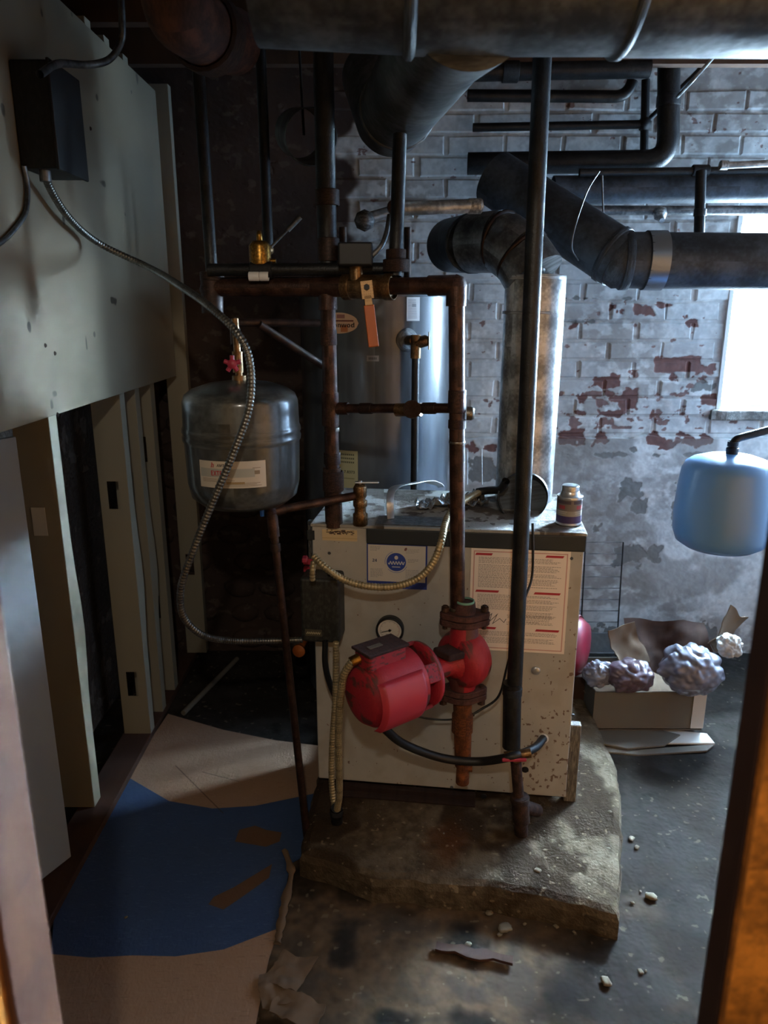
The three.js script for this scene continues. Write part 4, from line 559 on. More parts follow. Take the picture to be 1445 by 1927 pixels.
// ------------------------------------------------------------------ ducts overhead
{
  const y = 2.215, z = -1.5, r = 0.172;
  const t = thing('main_duct', 'large round sheet metal duct crossing the ceiling at the top of the picture', 'duct', V(0.9, y - r, z));
  part('duct_section', cyl(V(-0.22, y + 0.012, z), V(0.045, y, z), r, r, 56), M.duct, t);
  part('duct_section', cyl(V(0.045, y, z), V(0.425, y, z), r + 0.002, r + 0.002, 56), M.duct, t);
  part('duct_section', cyl(V(0.425, y, z), V(2.3, y - 0.005, z), r + 0.004, r + 0.004, 56), M.duct, t);
  part('seam', [lathe([[r, -0.012], [r + 0.009, -0.005], [r + 0.009, 0.005], [r, 0.012]], V(0.045, y, z), V(1, 0, 0), 56)], M.duct, t);
  part('seam', [lathe([[r, -0.012], [r + 0.009, -0.005], [r + 0.009, 0.005], [r, 0.012]], V(0.425, y, z), V(1, 0, 0), 56)], M.duct, t);
  part('seam', [lathe([[r, -0.012], [r + 0.01, -0.005], [r + 0.01, 0.005], [r, 0.012]], V(0.8, y, z), V(1, 0, 0), 56)], M.duct, t);
  const b0 = V(0.145, 2.135, -1.56), b1 = V(0.02, 2.13, -2.38);
  const u = t;
  part('branch_section', cyl(b0, b1, 0.104, 0.102, 48), M.duct, u, 'round branch running back over the boiler');
  part('takeoff_collar', [cyl(V(0.152, 2.14, -1.52), b0.clone().lerp(b1, 0.18), 0.125, 0.104, 48)], M.duct, u);
  part('seam', [collar(b0.clone().lerp(b1, 0.86), b1.clone().sub(b0), 0.108, 0.006)], M.duct, u);
  part('end_elbow', [cyl(b1, V(-0.03, 2.3, -2.6), 0.102, 0.102, 40)], M.duct, u);
}
// small round duct end in the dark
{ const a = at(560, 250, 2.7), b = at(585, 258, 2.4), t = thing('duct_stub', 'short round duct stub in the dark left of the branch duct', 'duct', V(a.x, a.y - 0.08, a.z)); part('stub', cyl(a, b, 0.075, 0.075, 36, true), std(0x878c8e, 0.42, 0.75, { map: G(1.2), side: THREE.DoubleSide }), t); part('rim', lathe([[0.075, -0.006], [0.079, 0], [0.075, 0.006]], b, b.clone().sub(a), 36), M.duct, t); part('hanger', cyl(a.clone().lerp(b, 0.5), V(a.x + 0.02, 2.46, a.z + 0.1), 0.004), M.blackIron, t); }

// ------------------------------------------------------------------ pipes near the ceiling and the back wall
function run(name, label, cat, list, mat, fittings = [], group) { const pts = list[0].pts; const t = thing(name, label, cat, pts[0].clone().lerp(pts[pts.length - 1], 0.5), group); for (const l of list) part(l.name || 'pipe', pathTube(l.pts, l.r, l.bend || l.r * 1.6), l.mat || mat, t); for (const f of fittings) part(f[0], f[1], f[2] || mat, t); return t; }
run('iron_pipe', 'thick dark pipe dropping from the ceiling and bending left above the slanted flue', 'pipe', [{ pts: [V(at(1258, 110, 3.08).x, 2.5, -3.08), at(1257, 303, 3.08), at(880, 308, 3.12)], r: 0.0405, bend: 0.09 }], M.blackIron, [['coupling', [collar(at(1258, 190, 3.08), V(0, 1, 0), 0.044, 0.02)]]]);
run('iron_pipe', 'level dark pipe high on the wall under the big duct', 'pipe', [{ pts: [at(880, 135, 3.0), at(1222, 128, 3.0)], r: 0.033 }], M.blackIron, [['coupling', [collar(at(960, 134, 3.0), V(1, 0, 0), 0.038, 0.03)]]]);
run('iron_pipe', 'thin dark pipe crossing the wall with a tee below the upper pipe', 'pipe', [{ pts: [at(890, 240, 3.2), at(1212, 234, 3.2)], r: 0.016 }, { pts: [at(1215, 150, 3.2), at(1211, 305, 3.2)], r: 0.016 }, { pts: [at(1212, 234, 3.2), at(1330, 118, 3.2)], r: 0.01 }], M.blackIron, [['tee', [lathe([[0, 0.028], [0.02, 0.02], [0.027, 0], [0.02, -0.02], [0, -0.028]], at(1213, 234, 3.2), V(0, 1, 0), 16)]]]);
run('iron_pipe', 'dark bent pipe high on the wall beside the gas pipe', 'pipe', [{ pts: [at(880, 180, 3.15), at(1180, 182, 3.15), at(1190, 152, 3.15)], r: 0.022, bend: 0.05 }], M.blackIron);
run('iron_pipe', 'dark level pipe running right towards the window top', 'pipe', [{ pts: [at(1090, 325, 2.9), at(1600, 318, 2.9)], r: 0.014 }], M.blackIron, [['tee', [collar(at(1318, 321, 2.9), V(1, 0, 0), 0.02, 0.03)]]]);
run('copper_line', 'bright thin pipe running right above the window', 'pipe', [{ pts: [at(1355, 312, 2.85), at(1600, 300, 2.85)], r: 0.012 }], M.galv, [['coupling', [collar(at(1362, 311, 2.85), V(1, 0, 0), 0.016, 0.014)]]]);
run('iron_pipe', 'short upright pipe dropping to the level flue near the window', 'pipe', [{ pts: [at(1319, 322, 2.75), at(1315, 445, 2.72)], r: 0.0175 }], M.blackIron, [['coupling', [collar(at(1317, 400, 2.73), V(0, 1, 0), 0.021, 0.012)]]]);
run('galvanized_pipe', 'pale galvanized pipe along the wall behind the flue', 'pipe', [{ pts: [at(1115, 396, 3.1), at(1600, 396, 3.1)], r: 0.018 }], M.galvOld, [['valve', [lathe([[0, 0.03], [0.02, 0.02], [0.025, 0], [0.02, -0.02], [0, -0.03]], at(1242, 402, 3.08), V(0, 1, 0), 16), cyl(at(1242, 402, 3.08), at(1246, 415, 3.04), 0.01)], M.galv]]);
run('dark_duct', 'flat dark duct under the ceiling pipes before the window', 'duct', [{ pts: [at(1040, 358, 2.95), at(1600, 352, 2.95)], r: 0.05 }], M.flueGlareGrey);
cable('hanger_wire', 'thin wire looping down in front of the slanted flue', 'wire', [at(1128, 322, 2.45), at(1105, 360, 2.42), at(1084, 420, 2.4), at(1076, 465, 2.42), at(1088, 490, 2.5)], 0.0022, M.galvOld);
cable('hanger_wire', 'short straight wire hanging above the slanted flue', 'wire', [at(1133, 330, 2.75), at(1134, 370, 2.75), at(1135, 408, 2.75)], 0.003, M.galvOld);
cable('hanger_strap', 'slanted bright strap under the ceiling right of the thick pipe', 'strap', [V(at(1326, 126, 2.8).x + 0.06, 2.45, -2.8), at(1326, 126, 2.8), at(1300, 155, 2.8), at(1275, 182, 3.02)], 0.006, M.galv);
// dark pipes over the boiler's left
run('iron_pipe', 'black pipe rising from the left end of the copper header', 'pipe', [{ pts: [at(399, 520, 2.14), V(at(399, 520, 2.14).x - 0.02, 2.46, -2.2)], r: 0.0165 }], M.blackIron);
run('iron_pipe', 'thick black pipe rising from the header behind the ball valve', 'pipe', [{ pts: [at(617, 515, 2.1), at(612, 300, 2.1), V(at(612, 300, 2.1).x, 2.46, -2.1)], r: 0.026, bend: 0.02 }], M.blackIron, [['coupling', collar(at(616, 372, 2.1), V(0, 1, 0), 0.032, 0.02), M.copperDark], ['coupling', collar(at(618, 470, 2.1), V(0, 1, 0), 0.03, 0.03), M.copperDark]]);
run('iron_pipe', 'black pipe above the header ending in a flanged fitting', 'pipe', [{ pts: [at(743, 520, 2.03), at(748, 400, 2.05), V(at(752, 330, 2.05).x, 2.025, -2.07)], r: 0.018, bend: 0.02 }], M.blackIron, [['union', [collar(at(745, 500, 2.03), V(0, 1, 0), 0.034, 0.016), collar(at(745, 478, 2.035), V(0, 1, 0), 0.026, 0.012)], M.rustIron]]);
run('iron_pipe', 'thin black pipe rising above the brass air vent', 'pipe', [{ pts: [at(505, 470, 2.45), V(at(498, 300, 2.45).x, 2.46, -2.45)], r: 0.016 }], M.blackIron);
run('iron_pipe', 'second black header running level just above the copper header', 'pipe', [{ pts: [at(392, 508, 2.1), at(752, 506, 2.06)], r: 0.0165 }], M.blackIron, [['tee', [collar(at(492, 508, 2.09), V(1, 0, 0), 0.022, 0.03)]], ['tape', [collar(at(497, 520, 2.07), V(1, 0, 0), 0.012, 0.012), collar(at(478, 520, 2.07), V(1, 0, 0), 0.012, 0.014)], M.white]]);
run('galvanized_pipe', 'pale pipe behind the copper disc leading right to the flue elbow', 'pipe', [{ pts: [at(752, 393, 2.3), at(906, 387, 2.35)], r: 0.0195 }, { pts: [at(690, 412, 2.25), at(752, 393, 2.3)], r: 0.016 }], M.galv, [['sleeve', [collar(at(893, 388, 2.345), V(1, 0, 0.02), 0.022, 0.02)]], ['elbow', [lathe([[0, 0.03], [0.022, 0.02], [0.03, 0], [0.022, -0.02], [0, -0.03]], at(686, 415, 2.24), V(0, 1, 0), 16)], M.galvOld]]);
single('copper_disc', 'round copper cap facing the door at the end of the pale pipe', 'cap', lathe([[0, 0.012], [0.004, 0.012], [0.006, 0.009], [0.0165, 0.008], [0.0185, 0.004], [0.0185, -0.03], [0, -0.03]], at(741, 389, 2.2), V(0, 0, 1), 28), M.copper);
{ const p = at(490, 500, 2.1), t = thing('air_vent', 'brass air vent bottle standing on the black header', 'valve', p); part('bottle', lathe([[0, 0], [0.026, 0], [0.029, 0.004], [0.029, 0.05], [0.02, 0.062], [0, 0.064]], p, V(0, 1, 0), 28), M.brass, t); part('cap', lathe([[0, 0.06], [0.008, 0.062], [0.008, 0.078], [0.005, 0.088], [0, 0.088]], p, V(0, 1, 0), 14), M.brass, t); part('screw', cyl(V(p.x + 0.02, p.y + 0.012, p.z), V(p.x + 0.042, p.y + 0.012, p.z), 0.006), M.brass, t); }
{ const a = at(636, 500, 2.0), b = at(701, 455, 2.0), t = thing('zone_valve', 'black square zone valve head above the ball valve', 'valve', V((a.x + b.x) / 2, a.y, -2.05)); part('head', range(a.x, b.x, a.y, b.y, -2.1, -2.0, 0.006), M.black, t); part('stem', cyl(V((a.x + b.x) / 2, a.y - 0.06, -2.05), V((a.x + b.x) / 2, a.y, -2.05), 0.018), M.bronze, t); }
cable('valve_lead', 'grey flexible lead curving up from the zone valve', 'wire', [at(700, 482, 2.05), at(718, 462, 2.06), at(728, 435, 2.08), at(733, 405, 2.1)], 0.007, M.galvOld);
{ const a = at(505, 470, 2.3), b = at(565, 408, 2.3), t = thing('valve_lever', 'slender metal lever slanting up right of the brass vent', 'lever', a); part('lever', [cyl(a, b, 0.004), cyl(a.clone().lerp(b, 0.6), b, 0.008)], M.galvOld, t); part('pivot', lathe([[0, 0.02], [0.014, 0.016], [0.014, -0.016], [0, -0.02]], a, V(0, 0, 1), 14), M.bronze, t); }
// large rusty elbow at the top left
{ const a = at(345, -60, 1.7), b = at(330, 20, 1.75), c = at(400, 70, 1.95), t = thing('drain_elbow', 'big rusty brown soil pipe elbow under the ceiling at the top left', 'pipe', V(b.x, b.y - 0.09, b.z)); part('elbow', pathTube([V(a.x, 2.44, a.z), b, c, at(440, 78, 2.05)], 0.072, 0.05, 28), std(0x583628, 0.85, 0.1, { map: G(4) }), t); part('hub', [collar(b.clone().lerp(c, 0.8), c.clone().sub(b), 0.085, 0.035)], M.rustIron, t); }

// ------------------------------------------------------------------ left wall: panel, studs, box
{
  const n = onX(-220, 700, PX), y0 = onX(0, 815, PX).y, y1 = onX(300, 178, PX).y, z1 = onX(332, 715, PX).z;
  const t = thing('wall_panel', 'large off-white painted sheet panel on the left wall', 'panel', V(PX - 0.01, y0, (z1 - 1.0) / 2));
  part('sheet', planar(range(PX - 0.016, PX, y0, y1, z1, -0.98, 0.002), (x, y, z) => [(z + 3.3) / 2.4, (y - 1.2) / 2.4]), M.panel, t);
  for (const [u, v] of [[108, 780], [85, 650], [103, 665], [170, 242]]) { const p = onX(u, v, PX); part('screw', lathe([[0, 0.003], [0.004, 0.003], [0.006, 0]], p, V(1, 0, 0), 12), M.rustIron, t); }
}
{
  const a = onX(95, 250, PX), t = thing('junction_box', 'black electrical box screwed to the off-white panel', 'electrical box', V(PX + 0.05, a.y - 0.12, a.z));
  const c = onX(52, 322, PX);
  part('case', range(PX, PX + 0.09, c.y, c.y + 0.235, a.z + 0.02, a.z + 0.2, 0.006), std(0x1c1d1f, 0.6, 0.2, { map: G(2) }), t);
  part('lid', range(PX + 0.088, PX + 0.096, c.y - 0.003, c.y + 0.238, a.z + 0.017, a.z + 0.203, 0.003), std(0x1a1b1d, 0.55, 0.2), t);
  part('hanger_tab', [range(PX, PX + 0.005, c.y + 0.09, c.y + 0.13, a.z - 0.01, a.z + 0.025), lathe([[0, 0.012], [0.007, 0.01], [0.007, 0]], V(PX, c.y + 0.11, a.z + 0.002), V(1, 0, 0), 12)], M.blackIron, t);
  part('cable_connector', cyl(V(PX + 0.045, c.y - 0.025, a.z + 0.17), V(PX + 0.045, c.y + 0.004, a.z + 0.17), 0.014), M.galvOld, t);
}
cable('wall_cable', 'grey cable hanging in a curve below the electrical box at the left edge', 'cable', [onX(45, 312, PX + 0.01), onX(52, 350, PX + 0.008), onX(48, 400, PX + 0.008), onX(20, 440, PX + 0.008), onX(-10, 465, PX + 0.008)], 0.006, M.galvOld);
cable('ceiling_cable', 'pale cable curving from the ceiling to the top of the off-white panel', 'cable', [V(at(230, 20, 2.2).x, 2.5, -2.2), at(230, 40, 2.2), at(227, 80, 2.2), at(205, 112, 2.15), at(165, 122, 2.1), at(110, 120, 1.98), at(75, 140, 1.85)], 0.009, M.galvOld);
const studGroup = 'steel studs along the left wall';
function stud(label, zf, xf, web, flange, y1, holes, kink = 0) {   // a steel C stud: the web faces the door, its flange faces the room
  const t = thing('steel_stud', label, 'stud', V(xf - web / 2, 0.035, zf), studGroup);
  const sh = new THREE.Shape([[xf - web, 0.03], [xf, 0.03], [xf, y1], [xf - web, y1]].map((p) => new THREE.Vector2(...p)));
  for (const y of holes) sh.holes.push(new THREE.Path([[xf - web * 0.72, y], [xf - web * 0.72, y + 0.1], [xf - web * 0.32, y + 0.1], [xf - web * 0.32, y]].map((p) => new THREE.Vector2(...p))));
  part('web', planar(new THREE.ExtrudeGeometry(sh, { depth: 0.0015, bevelEnabled: false }).translate(0, 0, zf), (x, y) => [x, y]), M.stud, t);
  const fl = new THREE.BoxGeometry(0.0015, y1 - 0.03, flange, 1, 24, 4), p = fl.attributes.position;
  for (let i = 0; i < p.count; i++) { const y = p.getY(i) + (y1 - 0.03) / 2, bend = Math.exp(-((y - 0.62) ** 2) / 0.03) * kink; p.setX(i, p.getX(i) + bend * (0.5 - p.getZ(i) / flange)); }
  fl.computeVertexNormals(); fl.translate(xf, 0.03 + (y1 - 0.03) / 2, zf - flange / 2);
  part('flange', boxUV(fl), M.stud, t);
  part('lip', range(xf - 0.009, xf, 0.03, y1, zf - flange, zf - flange + 0.0015), M.stud, t);
  part('flange', range(xf - web, xf - web + 0.0015, 0.03, y1, zf - flange, zf), M.stud, t);
  return t;
}
const sz = (u, v) => onY(u, v, 0.03);
{
  const s1 = sz(163, 1515), s2 = sz(268, 1380), s3 = sz(350, 1298);
  stud('nearest steel stud with a bright blue white edge beside the wooden post', -2.09, -0.945, 0.105, 0.05, 2.44, [], 0.012);
  stud('steel stud with two square cutouts standing at the cardboard corner', s2.z, -0.893, 0.1, 0.045, 2.44, [0.19, 0.92], 0.01);
  stud('steel stud doubled just behind the stud with two cutouts', s2.z - 0.16, -0.893, 0.1, 0.045, 2.44, [0.19, 0.92], 0.012);
  stud('broad steel stud next to the grey expansion tank', s3.z, -0.893, 0.1, 0.05, 2.44, [0.36, 1.02], 0);
  stud('farthest steel stud in the dark corner behind the grey tank', -3.22, -0.84, 0.09, 0.04, 2.44, [0.42], 0);
  single('grey_board', 'smooth grey upright board between the wooden post and the nearest stud', 'board', boxUV(box(0, 0.665, 0, 0.012, 1.25, 0.26, 0.003).rotateY(-0.46).translate(-0.985, 0, -1.735)), M.greyBoard);
  single('bottom_plate', 'dark wooden plate lying along the foot of the studs', 'plank', boxUV(range(-1.0, -0.89, 0, 0.03, -3.25, -1.2, 0.004)), M.woodDark);
  const tp = onX(86, 985, -0.96); single('paper_tag', 'small pale tag stuck on the nearest stud', 'tag', box(-1.005, 1.0, -2.086, 0.04, 0.085, 0.002), M.paper);
}

// ------------------------------------------------------------------ cardboard on the floor
{
  const px = (a, y = 0.012) => a.map(([u, v]) => { const p = onY(u, v, y); return [p.x, p.z]; });
  const outline = px([[316, 1342], [420, 1372], [520, 1392], [602, 1402], [600, 1500], [574, 1606], [546, 1622], [534, 1690], [522, 1752], [506, 1800], [490, 1880], [474, 1960], [440, 2020], [60, 2020], [96, 1790], [104, 1690], [150, 1610], [232, 1466]]);
  const X0 = -1.15, Z0 = -2.95, SX = 1.3, SZ = 2.0;
  const map = canvas(1024, 1575, (c, w, h) => {
    const poly = (pts, col) => { c.fillStyle = col; c.beginPath(); px(pts).forEach(([x, z], i) => { const a = (x - X0) / SX * w, b = (z - Z0) / SZ * h; i ? c.lineTo(a, b) : c.moveTo(a, b); }); c.closePath(); c.fill(); };
    c.fillStyle = '#967860'; c.fillRect(0, 0, w, h);
    for (let i = 0; i < 5000; i++) { c.fillStyle = rnd() < 0.5 ? 'rgba(70,50,36,0.14)' : 'rgba(190,165,140,0.12)'; c.fillRect(rnd() * w, rnd() * h, 2 + rnd() * 16, 1 + rnd() * 2); }
    poly([[230, 1455], [318, 1506], [400, 1520], [480, 1515], [600, 1490], [620, 1560], [570, 1620], [548, 1640], [524, 1745], [420, 1785], [330, 1798], [250, 1796], [170, 1800], [60, 1790], [80, 1650]], '#33496c');
    for (let i = 0; i < 1500; i++) { const a = onY(120 + rnd() * 440, 1520 + rnd() * 260, 0.01); c.fillStyle = rnd() < 0.6 ? 'rgba(28,44,74,0.16)' : 'rgba(130,150,180,0.10)'; c.fillRect((a.x - X0) / SX * w, (a.z - Z0) / SZ * h, 2 + rnd() * 14, 1 + rnd() * 3); }
    poly([[442, 1582], [450, 1560], [480, 1552], [500, 1560], [530, 1565], [526, 1582], [500, 1592]], '#5c422c');
    poly([[392, 1700], [402, 1686], [440, 1668], [512, 1624], [506, 1650], [450, 1690], [420, 1710]], '#5c422c');
    c.strokeStyle = 'rgba(60,40,26,0.5)'; c.lineWidth = 3; for (const [a, b] of [[[330, 1440], [420, 1530]], [[380, 1452], [450, 1470]]]) { const p = onY(...a, 0.01), q = onY(...b, 0.01); c.beginPath(); c.moveTo((p.x - X0) / SX * w, (p.z - Z0) / SZ * h); c.lineTo((q.x - X0) / SX * w, (q.z - Z0) / SZ * h); c.stroke(); }
  });
  const g = slabXZ(outline.slice().reverse(), 0.004, 0.009);
  single('cardboard_sheet', 'flattened cardboard sheet painted blue lying on the floor at the left', 'cardboard', planar(g, (x, y, z) => [(x - X0) / SX, 1 - (z - Z0) / SZ]), std(0xffffff, 0.75, 0, { map, bumpMap: R(3), bumpScale: 0.002 }));
  // torn curled strip along its right edge
  const strip = (pts, w, name, label) => { const a = pts.map(([u, v, y]) => onY(u, v, y)), c = new THREE.CatmullRomCurve3(a), pos = [], idx = [], n = 30; for (let i = 0; i <= n; i++) { const p = c.getPoint(i / n), ww = w * (0.6 + 0.8 * vn(i * 0.6, 3)); pos.push(p.x - ww / 2, p.y, p.z, p.x, p.y + ww * 0.35, p.z, p.x + ww / 2, p.y + ww * 0.15, p.z + 0.004, p.x + ww / 2, p.y - 0.002, p.z + 0.004, p.x - ww / 2, p.y - 0.003, p.z); } for (let i = 0; i < n; i++) for (let j = 0; j < 5; j++) { const q = i * 5 + j, e = i * 5 + (j + 1) % 5; idx.push(q, q + 5, e, e, q + 5, e + 5); } const gg = new THREE.BufferGeometry(); gg.setAttribute('position', new THREE.Float32BufferAttribute(pos, 3)); gg.setIndex(idx); gg.computeVertexNormals(); single(name, label, 'scrap', gg, M.kraft); };
  strip([[536, 1600, 0.02], [548, 1640, 0.02], [538, 1690, 0.016], [528, 1740, 0.016], [522, 1775, 0.014]], 0.022, 'torn_strip', 'curled torn strip along the right edge of the cardboard');
  const scrap = (u, v, w, d, s, label) => { const c = onY(u, v, 0.012), g = new THREE.BoxGeometry(w, 0.003, d, 14, 1, 14), p = g.attributes.position; for (let i = 0; i < p.count; i++) { const x = p.getX(i), z = p.getZ(i), k = 1 + 0.5 * (fbm(Math.atan2(z, x) * 1.6 + s, s, 3) - 0.5); p.setXYZ(i, x * k, p.getY(i) + 0.022 * (fbm(x * 22 + s, z * 22, 3) - 0.25), z * k); } g.rotateY(s); g.computeVertexNormals(); single('paper_scrap', label, 'scrap', g.translate(c.x, 0.012, c.z), M.kraft, 'torn paper scraps'); };
  scrap(545, 1830, 0.1, 0.09, 1.2, 'torn brown paper scrap nearest the end of the cardboard edge'); scrap(515, 1862, 0.07, 0.1, 3.4, 'narrow torn brown paper scrap against the cardboard edge'); scrap(560, 1900, 0.12, 0.07, 5.9, 'wide torn brown paper scrap at the bottom of the picture');
  single('metal_rod', 'thin pale rod lying on the floor between the studs and the tank corner', 'rod', cyl(onY(345, 1342, 0.012), onY(446, 1240, 0.02), 0.011), M.kraftPale);
}
// splinter of wood on the concrete
{ const a = onY(820, 1782, 0.008), b = onY(965, 1808, 0.008), d = b.clone().sub(a), L = d.length(), g = new THREE.BoxGeometry(L, 0.008, 0.03, 12, 1, 2), p = g.attributes.position; for (let i = 0; i < p.count; i++) { const x = p.getX(i); p.setZ(i, p.getZ(i) * (0.6 + 0.7 * vn(x * 40, 2)) + (vn(x * 25, 9) - 0.5) * 0.012); } g.rotateY(-Math.atan2(d.z, d.x)); g.computeVertexNormals(); single('wood_splinter', 'split wood sliver lying on the floor in front of the pad', 'wood', boxUV(g.translate((a.x + b.x) / 2, 0.008, (a.z + b.z) / 2)), M.woodDark); }
// chips of concrete and paint
{ const geo = [0, 1, 2].map((k) => lump(1, 1, 0.42, 0.75, 2, 0.35, 1.6, k * 9 + 2, V(0, 0, 0)));
  const spots = [[786, 1573, .075, 7], [657, 1655, 0, 7], [665, 1640, 0, 9], [692, 1660, 0, 5], [700, 1683, 0, 8], [805, 1695, 0, 14], [865, 1696, 0, 10], [920, 1720, 0, 14], [950, 1750, 0, 18], [1046, 1745, 0, 8], [1112, 1740, 0, 7], [1134, 1752, 0, 6], [1032, 1650, .075, 7], [1012, 1640, .075, 11], [1145, 1598, .075, 6], [1147, 1529, .075, 10], [1188, 1580, 0, 12], [1198, 1596, 0, 12], [1225, 1690, 0, 16], [1205, 1678, 0, 6], [1080, 1755, 0, 7], [987, 1740, 0, 7], [720, 1555, .075, 5], [835, 1570, .075, 5], [1205, 1830, 0, 9], [1215, 1828, 0, 6], [1140, 1850, 0, 14], [237, 1727, .01, 6], [880, 1780, 0, 12], [1190, 1700, 0, 6], [1024, 1565, .075, 5], [1150, 1660, .075, 5], [940, 1760, 0, 8]];
  for (const [u, v, y, s] of spots) { const c = onY(u, v, y), m = new THREE.Mesh(geo[Math.floor(rnd() * 3)], M.chip); m.name = numbered('concrete_chip'); const k = s / 1000 * rr(0.8, 1.2); m.scale.set(k, k, k); m.rotation.y = rnd() * 6; m.position.set(c.x, y + k * 0.35, c.z); m.castShadow = m.receiveShadow = true; m.userData = { label: y > 0.05 ? 'small pale chip of concrete on the boiler pad' : u > 1180 ? 'small pale chip of concrete on the floor right of the pad' : u < 300 ? 'small pale chip on the blue cardboard' : u < 720 ? 'small pale chip of concrete before the left corner of the pad' : 'small pale chip of concrete on the floor along the front of the pad', category: 'chip', group: 'chips scattered over the floor and pad' }; scene.add(m); } }

// ------------------------------------------------------------------ things on the boiler top
const TY = 0.983;
{ // bent metal strap
  const a = onY(735, 974, TY), pts = [V(a.x, TY + 0.002, a.z), V(a.x - 0.002, TY + 0.06, a.z - 0.01), V(a.x + 0.004, TY + 0.085, a.z - 0.02)]; const e = at(805, 906, 2.28), f = at(828, 914, 2.34);
  const c = new THREE.CatmullRomCurve3([onY(735, 976, TY + 0.003), at(734, 948, 2.17), at(736, 926, 2.2), at(745, 917, 2.23), at(770, 911, 2.3), at(805, 906, 2.4), at(822, 910, 2.45), onY(830, 916, TY + 0.003)], false, 'centripetal'), n = 60, pos = [], idx = [], w = 0.011, th = 0.0025;
  for (let i = 0; i <= n; i++) { const p = c.getPointAt(i / n), tg = c.getTangentAt(i / n), s = V(0.5, 0, -0.2).cross(tg).normalize(), b = V(0, 0, 0).crossVectors(tg, s).normalize(); for (const [x, y] of [[-w, -th], [w, -th], [w, th], [-w, th]]) { const q = p.clone().addScaledVector(b, x).addScaledVector(s, y); pos.push(q.x, q.y, q.z); } }
  for (let i = 0; i < n; i++) for (let j = 0; j < 4; j++) { const q = i * 4 + j, r = i * 4 + (j + 1) % 4; idx.push(q, r, q + 4, r, r + 4, q + 4); }
  const g = new THREE.BufferGeometry(); g.setAttribute('position', new THREE.Float32BufferAttribute(pos, 3)); g.setIndex(idx); g.computeVertexNormals(); single('bent_strap', 'bent shiny metal strap arching over the boiler top', 'strap', g, M.strap);
}
const crumple = (u, v, w, d, s, turn, amp) => { const c = onY(u, v, TY + 0.006), g = new THREE.BoxGeometry(w, 0.002, d, 18, 1, 14), p = g.attributes.position; for (let i = 0; i < p.count; i++) { const x = p.getX(i), z = p.getZ(i); p.setY(i, p.getY(i) + amp * Math.abs(fbm(x * 30 + s, z * 30, 3) - 0.42) * 2); p.setX(i, x * (0.8 + 0.4 * vn(z * 30 + s, s))); } g.rotateY(turn); g.computeVertexNormals(); return g.translate(c.x, TY + 0.006, c.z); };
single('foil_sheet', 'crumpled silver foil lying on the boiler top by the copper return', 'foil', crumple(826, 950, 0.16, 0.09, 3, 0.35, 0.05), M.foil);
single('foil_scrap', 'smaller crumpled foil right of the copper return', 'foil', crumple(890, 948, 0.09, 0.07, 8, 0.3, 0.05), M.foil);
single('cover_plate', 'flat grey sheet plate lying along the front of the boiler top', 'plate', bl([range(fx(705, 985).x, fx(840, 985).x, BH + 0.004, BH + 0.007, -0.1, -0.005)]), M.galvOld);
{ const a = at(845, 952, 2.2), b = at(905, 922, 2.32), t = thing('hand_tool', 'dark handled tool with a bronze tip leaning on the flue collar', 'tool', V(b.x, TY, b.z)); part('tip', cyl(a, b, 0.006, 0.009), M.bronze, t); part('grip', pathTube([b.clone().lerp(a, 0.15), at(915, 923, 2.3), at(942, 922, 2.25), at(952, 905, 2.22)], 0.0125, 0.02), M.rubber, t); part('guard', [box(at(907, 930, 2.3).x, at(907, 930, 2.3).y, -2.3, 0.016, 0.04, 0.012, 0.004)], M.rubber, t); }
single('wire_rod', 'thin bright rod standing at the back of the boiler top, left one', 'rod', cyl(onY(879, 912, TY), at(879, 850, 2.66), 0.0022, 0.0022, 8), M.galv);
single('wire_rod', 'thin bright rod standing at the back of the boiler top, right one', 'rod', cyl(onY(907, 912, TY), at(906, 845, 2.66), 0.0022, 0.0022, 8), M.galv);
{ // can of pipe cement
  const p = onY(1069, 985, TY), r = 0.036, h = 0.088, t = thing('cement_can', 'small metal can with a purple band on the right end of the boiler top', 'can', V(p.x, TY, p.z));
  part('can_body', lathe([[0, 0], [r + 0.001, 0], [r + 0.002, 0.004], [r, 0.007], [r, h - 0.006], [r + 0.002, h - 0.003], [r, h], [r * 0.82, h - 0.002], [r * 0.72, h + 0.012], [r * 0.7, h + 0.013], [0, h + 0.013]], V(p.x, TY, p.z), V(0, 1, 0), 40), M.silver, t);
  part('paper_wrap', lathe([[r + 0.0008, 0.009], [r + 0.0008, h - 0.009]], V(p.x, TY, p.z), V(0, 1, 0), 40), std(0xffffff, 0.55, 0, { side: THREE.DoubleSide, map: canvas(512, 256, (c, w, hh) => { c.fillStyle = '#6f655e'; c.fillRect(0, 0, w, hh); c.fillStyle = '#8d8a7e'; c.fillRect(0, 120, w, 60); c.fillStyle = '#40325e'; c.fillRect(0, 178, w, 78); for (let k = 0; k < 4; k++) { c.fillStyle = '#9a3a40'; c.fillRect(k * 128 + 30, 60, 50, 42); c.fillStyle = '#a9a296'; c.fillRect(k * 128 + 18, 122, 78, 12); c.fillRect(k * 128 + 20, 144, 70, 8); c.fillStyle = '#4a4048'; c.fillRect(k * 128 + 8, 10, 110, 34); } }) }), t, 'printed paper wrap with a purple band');
  part('lid', lathe([[r * 0.66, h + 0.01], [r * 0.7, h + 0.012], [r * 0.7, h + 0.026], [r * 0.64, h + 0.03], [0, h + 0.03]], V(p.x, TY, p.z), V(0, 1, 0), 32), M.silver, t);
}
single('red_lever', 'tiny red limit switch knob left of the control box', 'knob', box(at(570, 1063, 2.0).x, at(570, 1063, 2.0).y, -2.05, 0.014, 0.014, 0.03, 0.003), M.redPlastic);

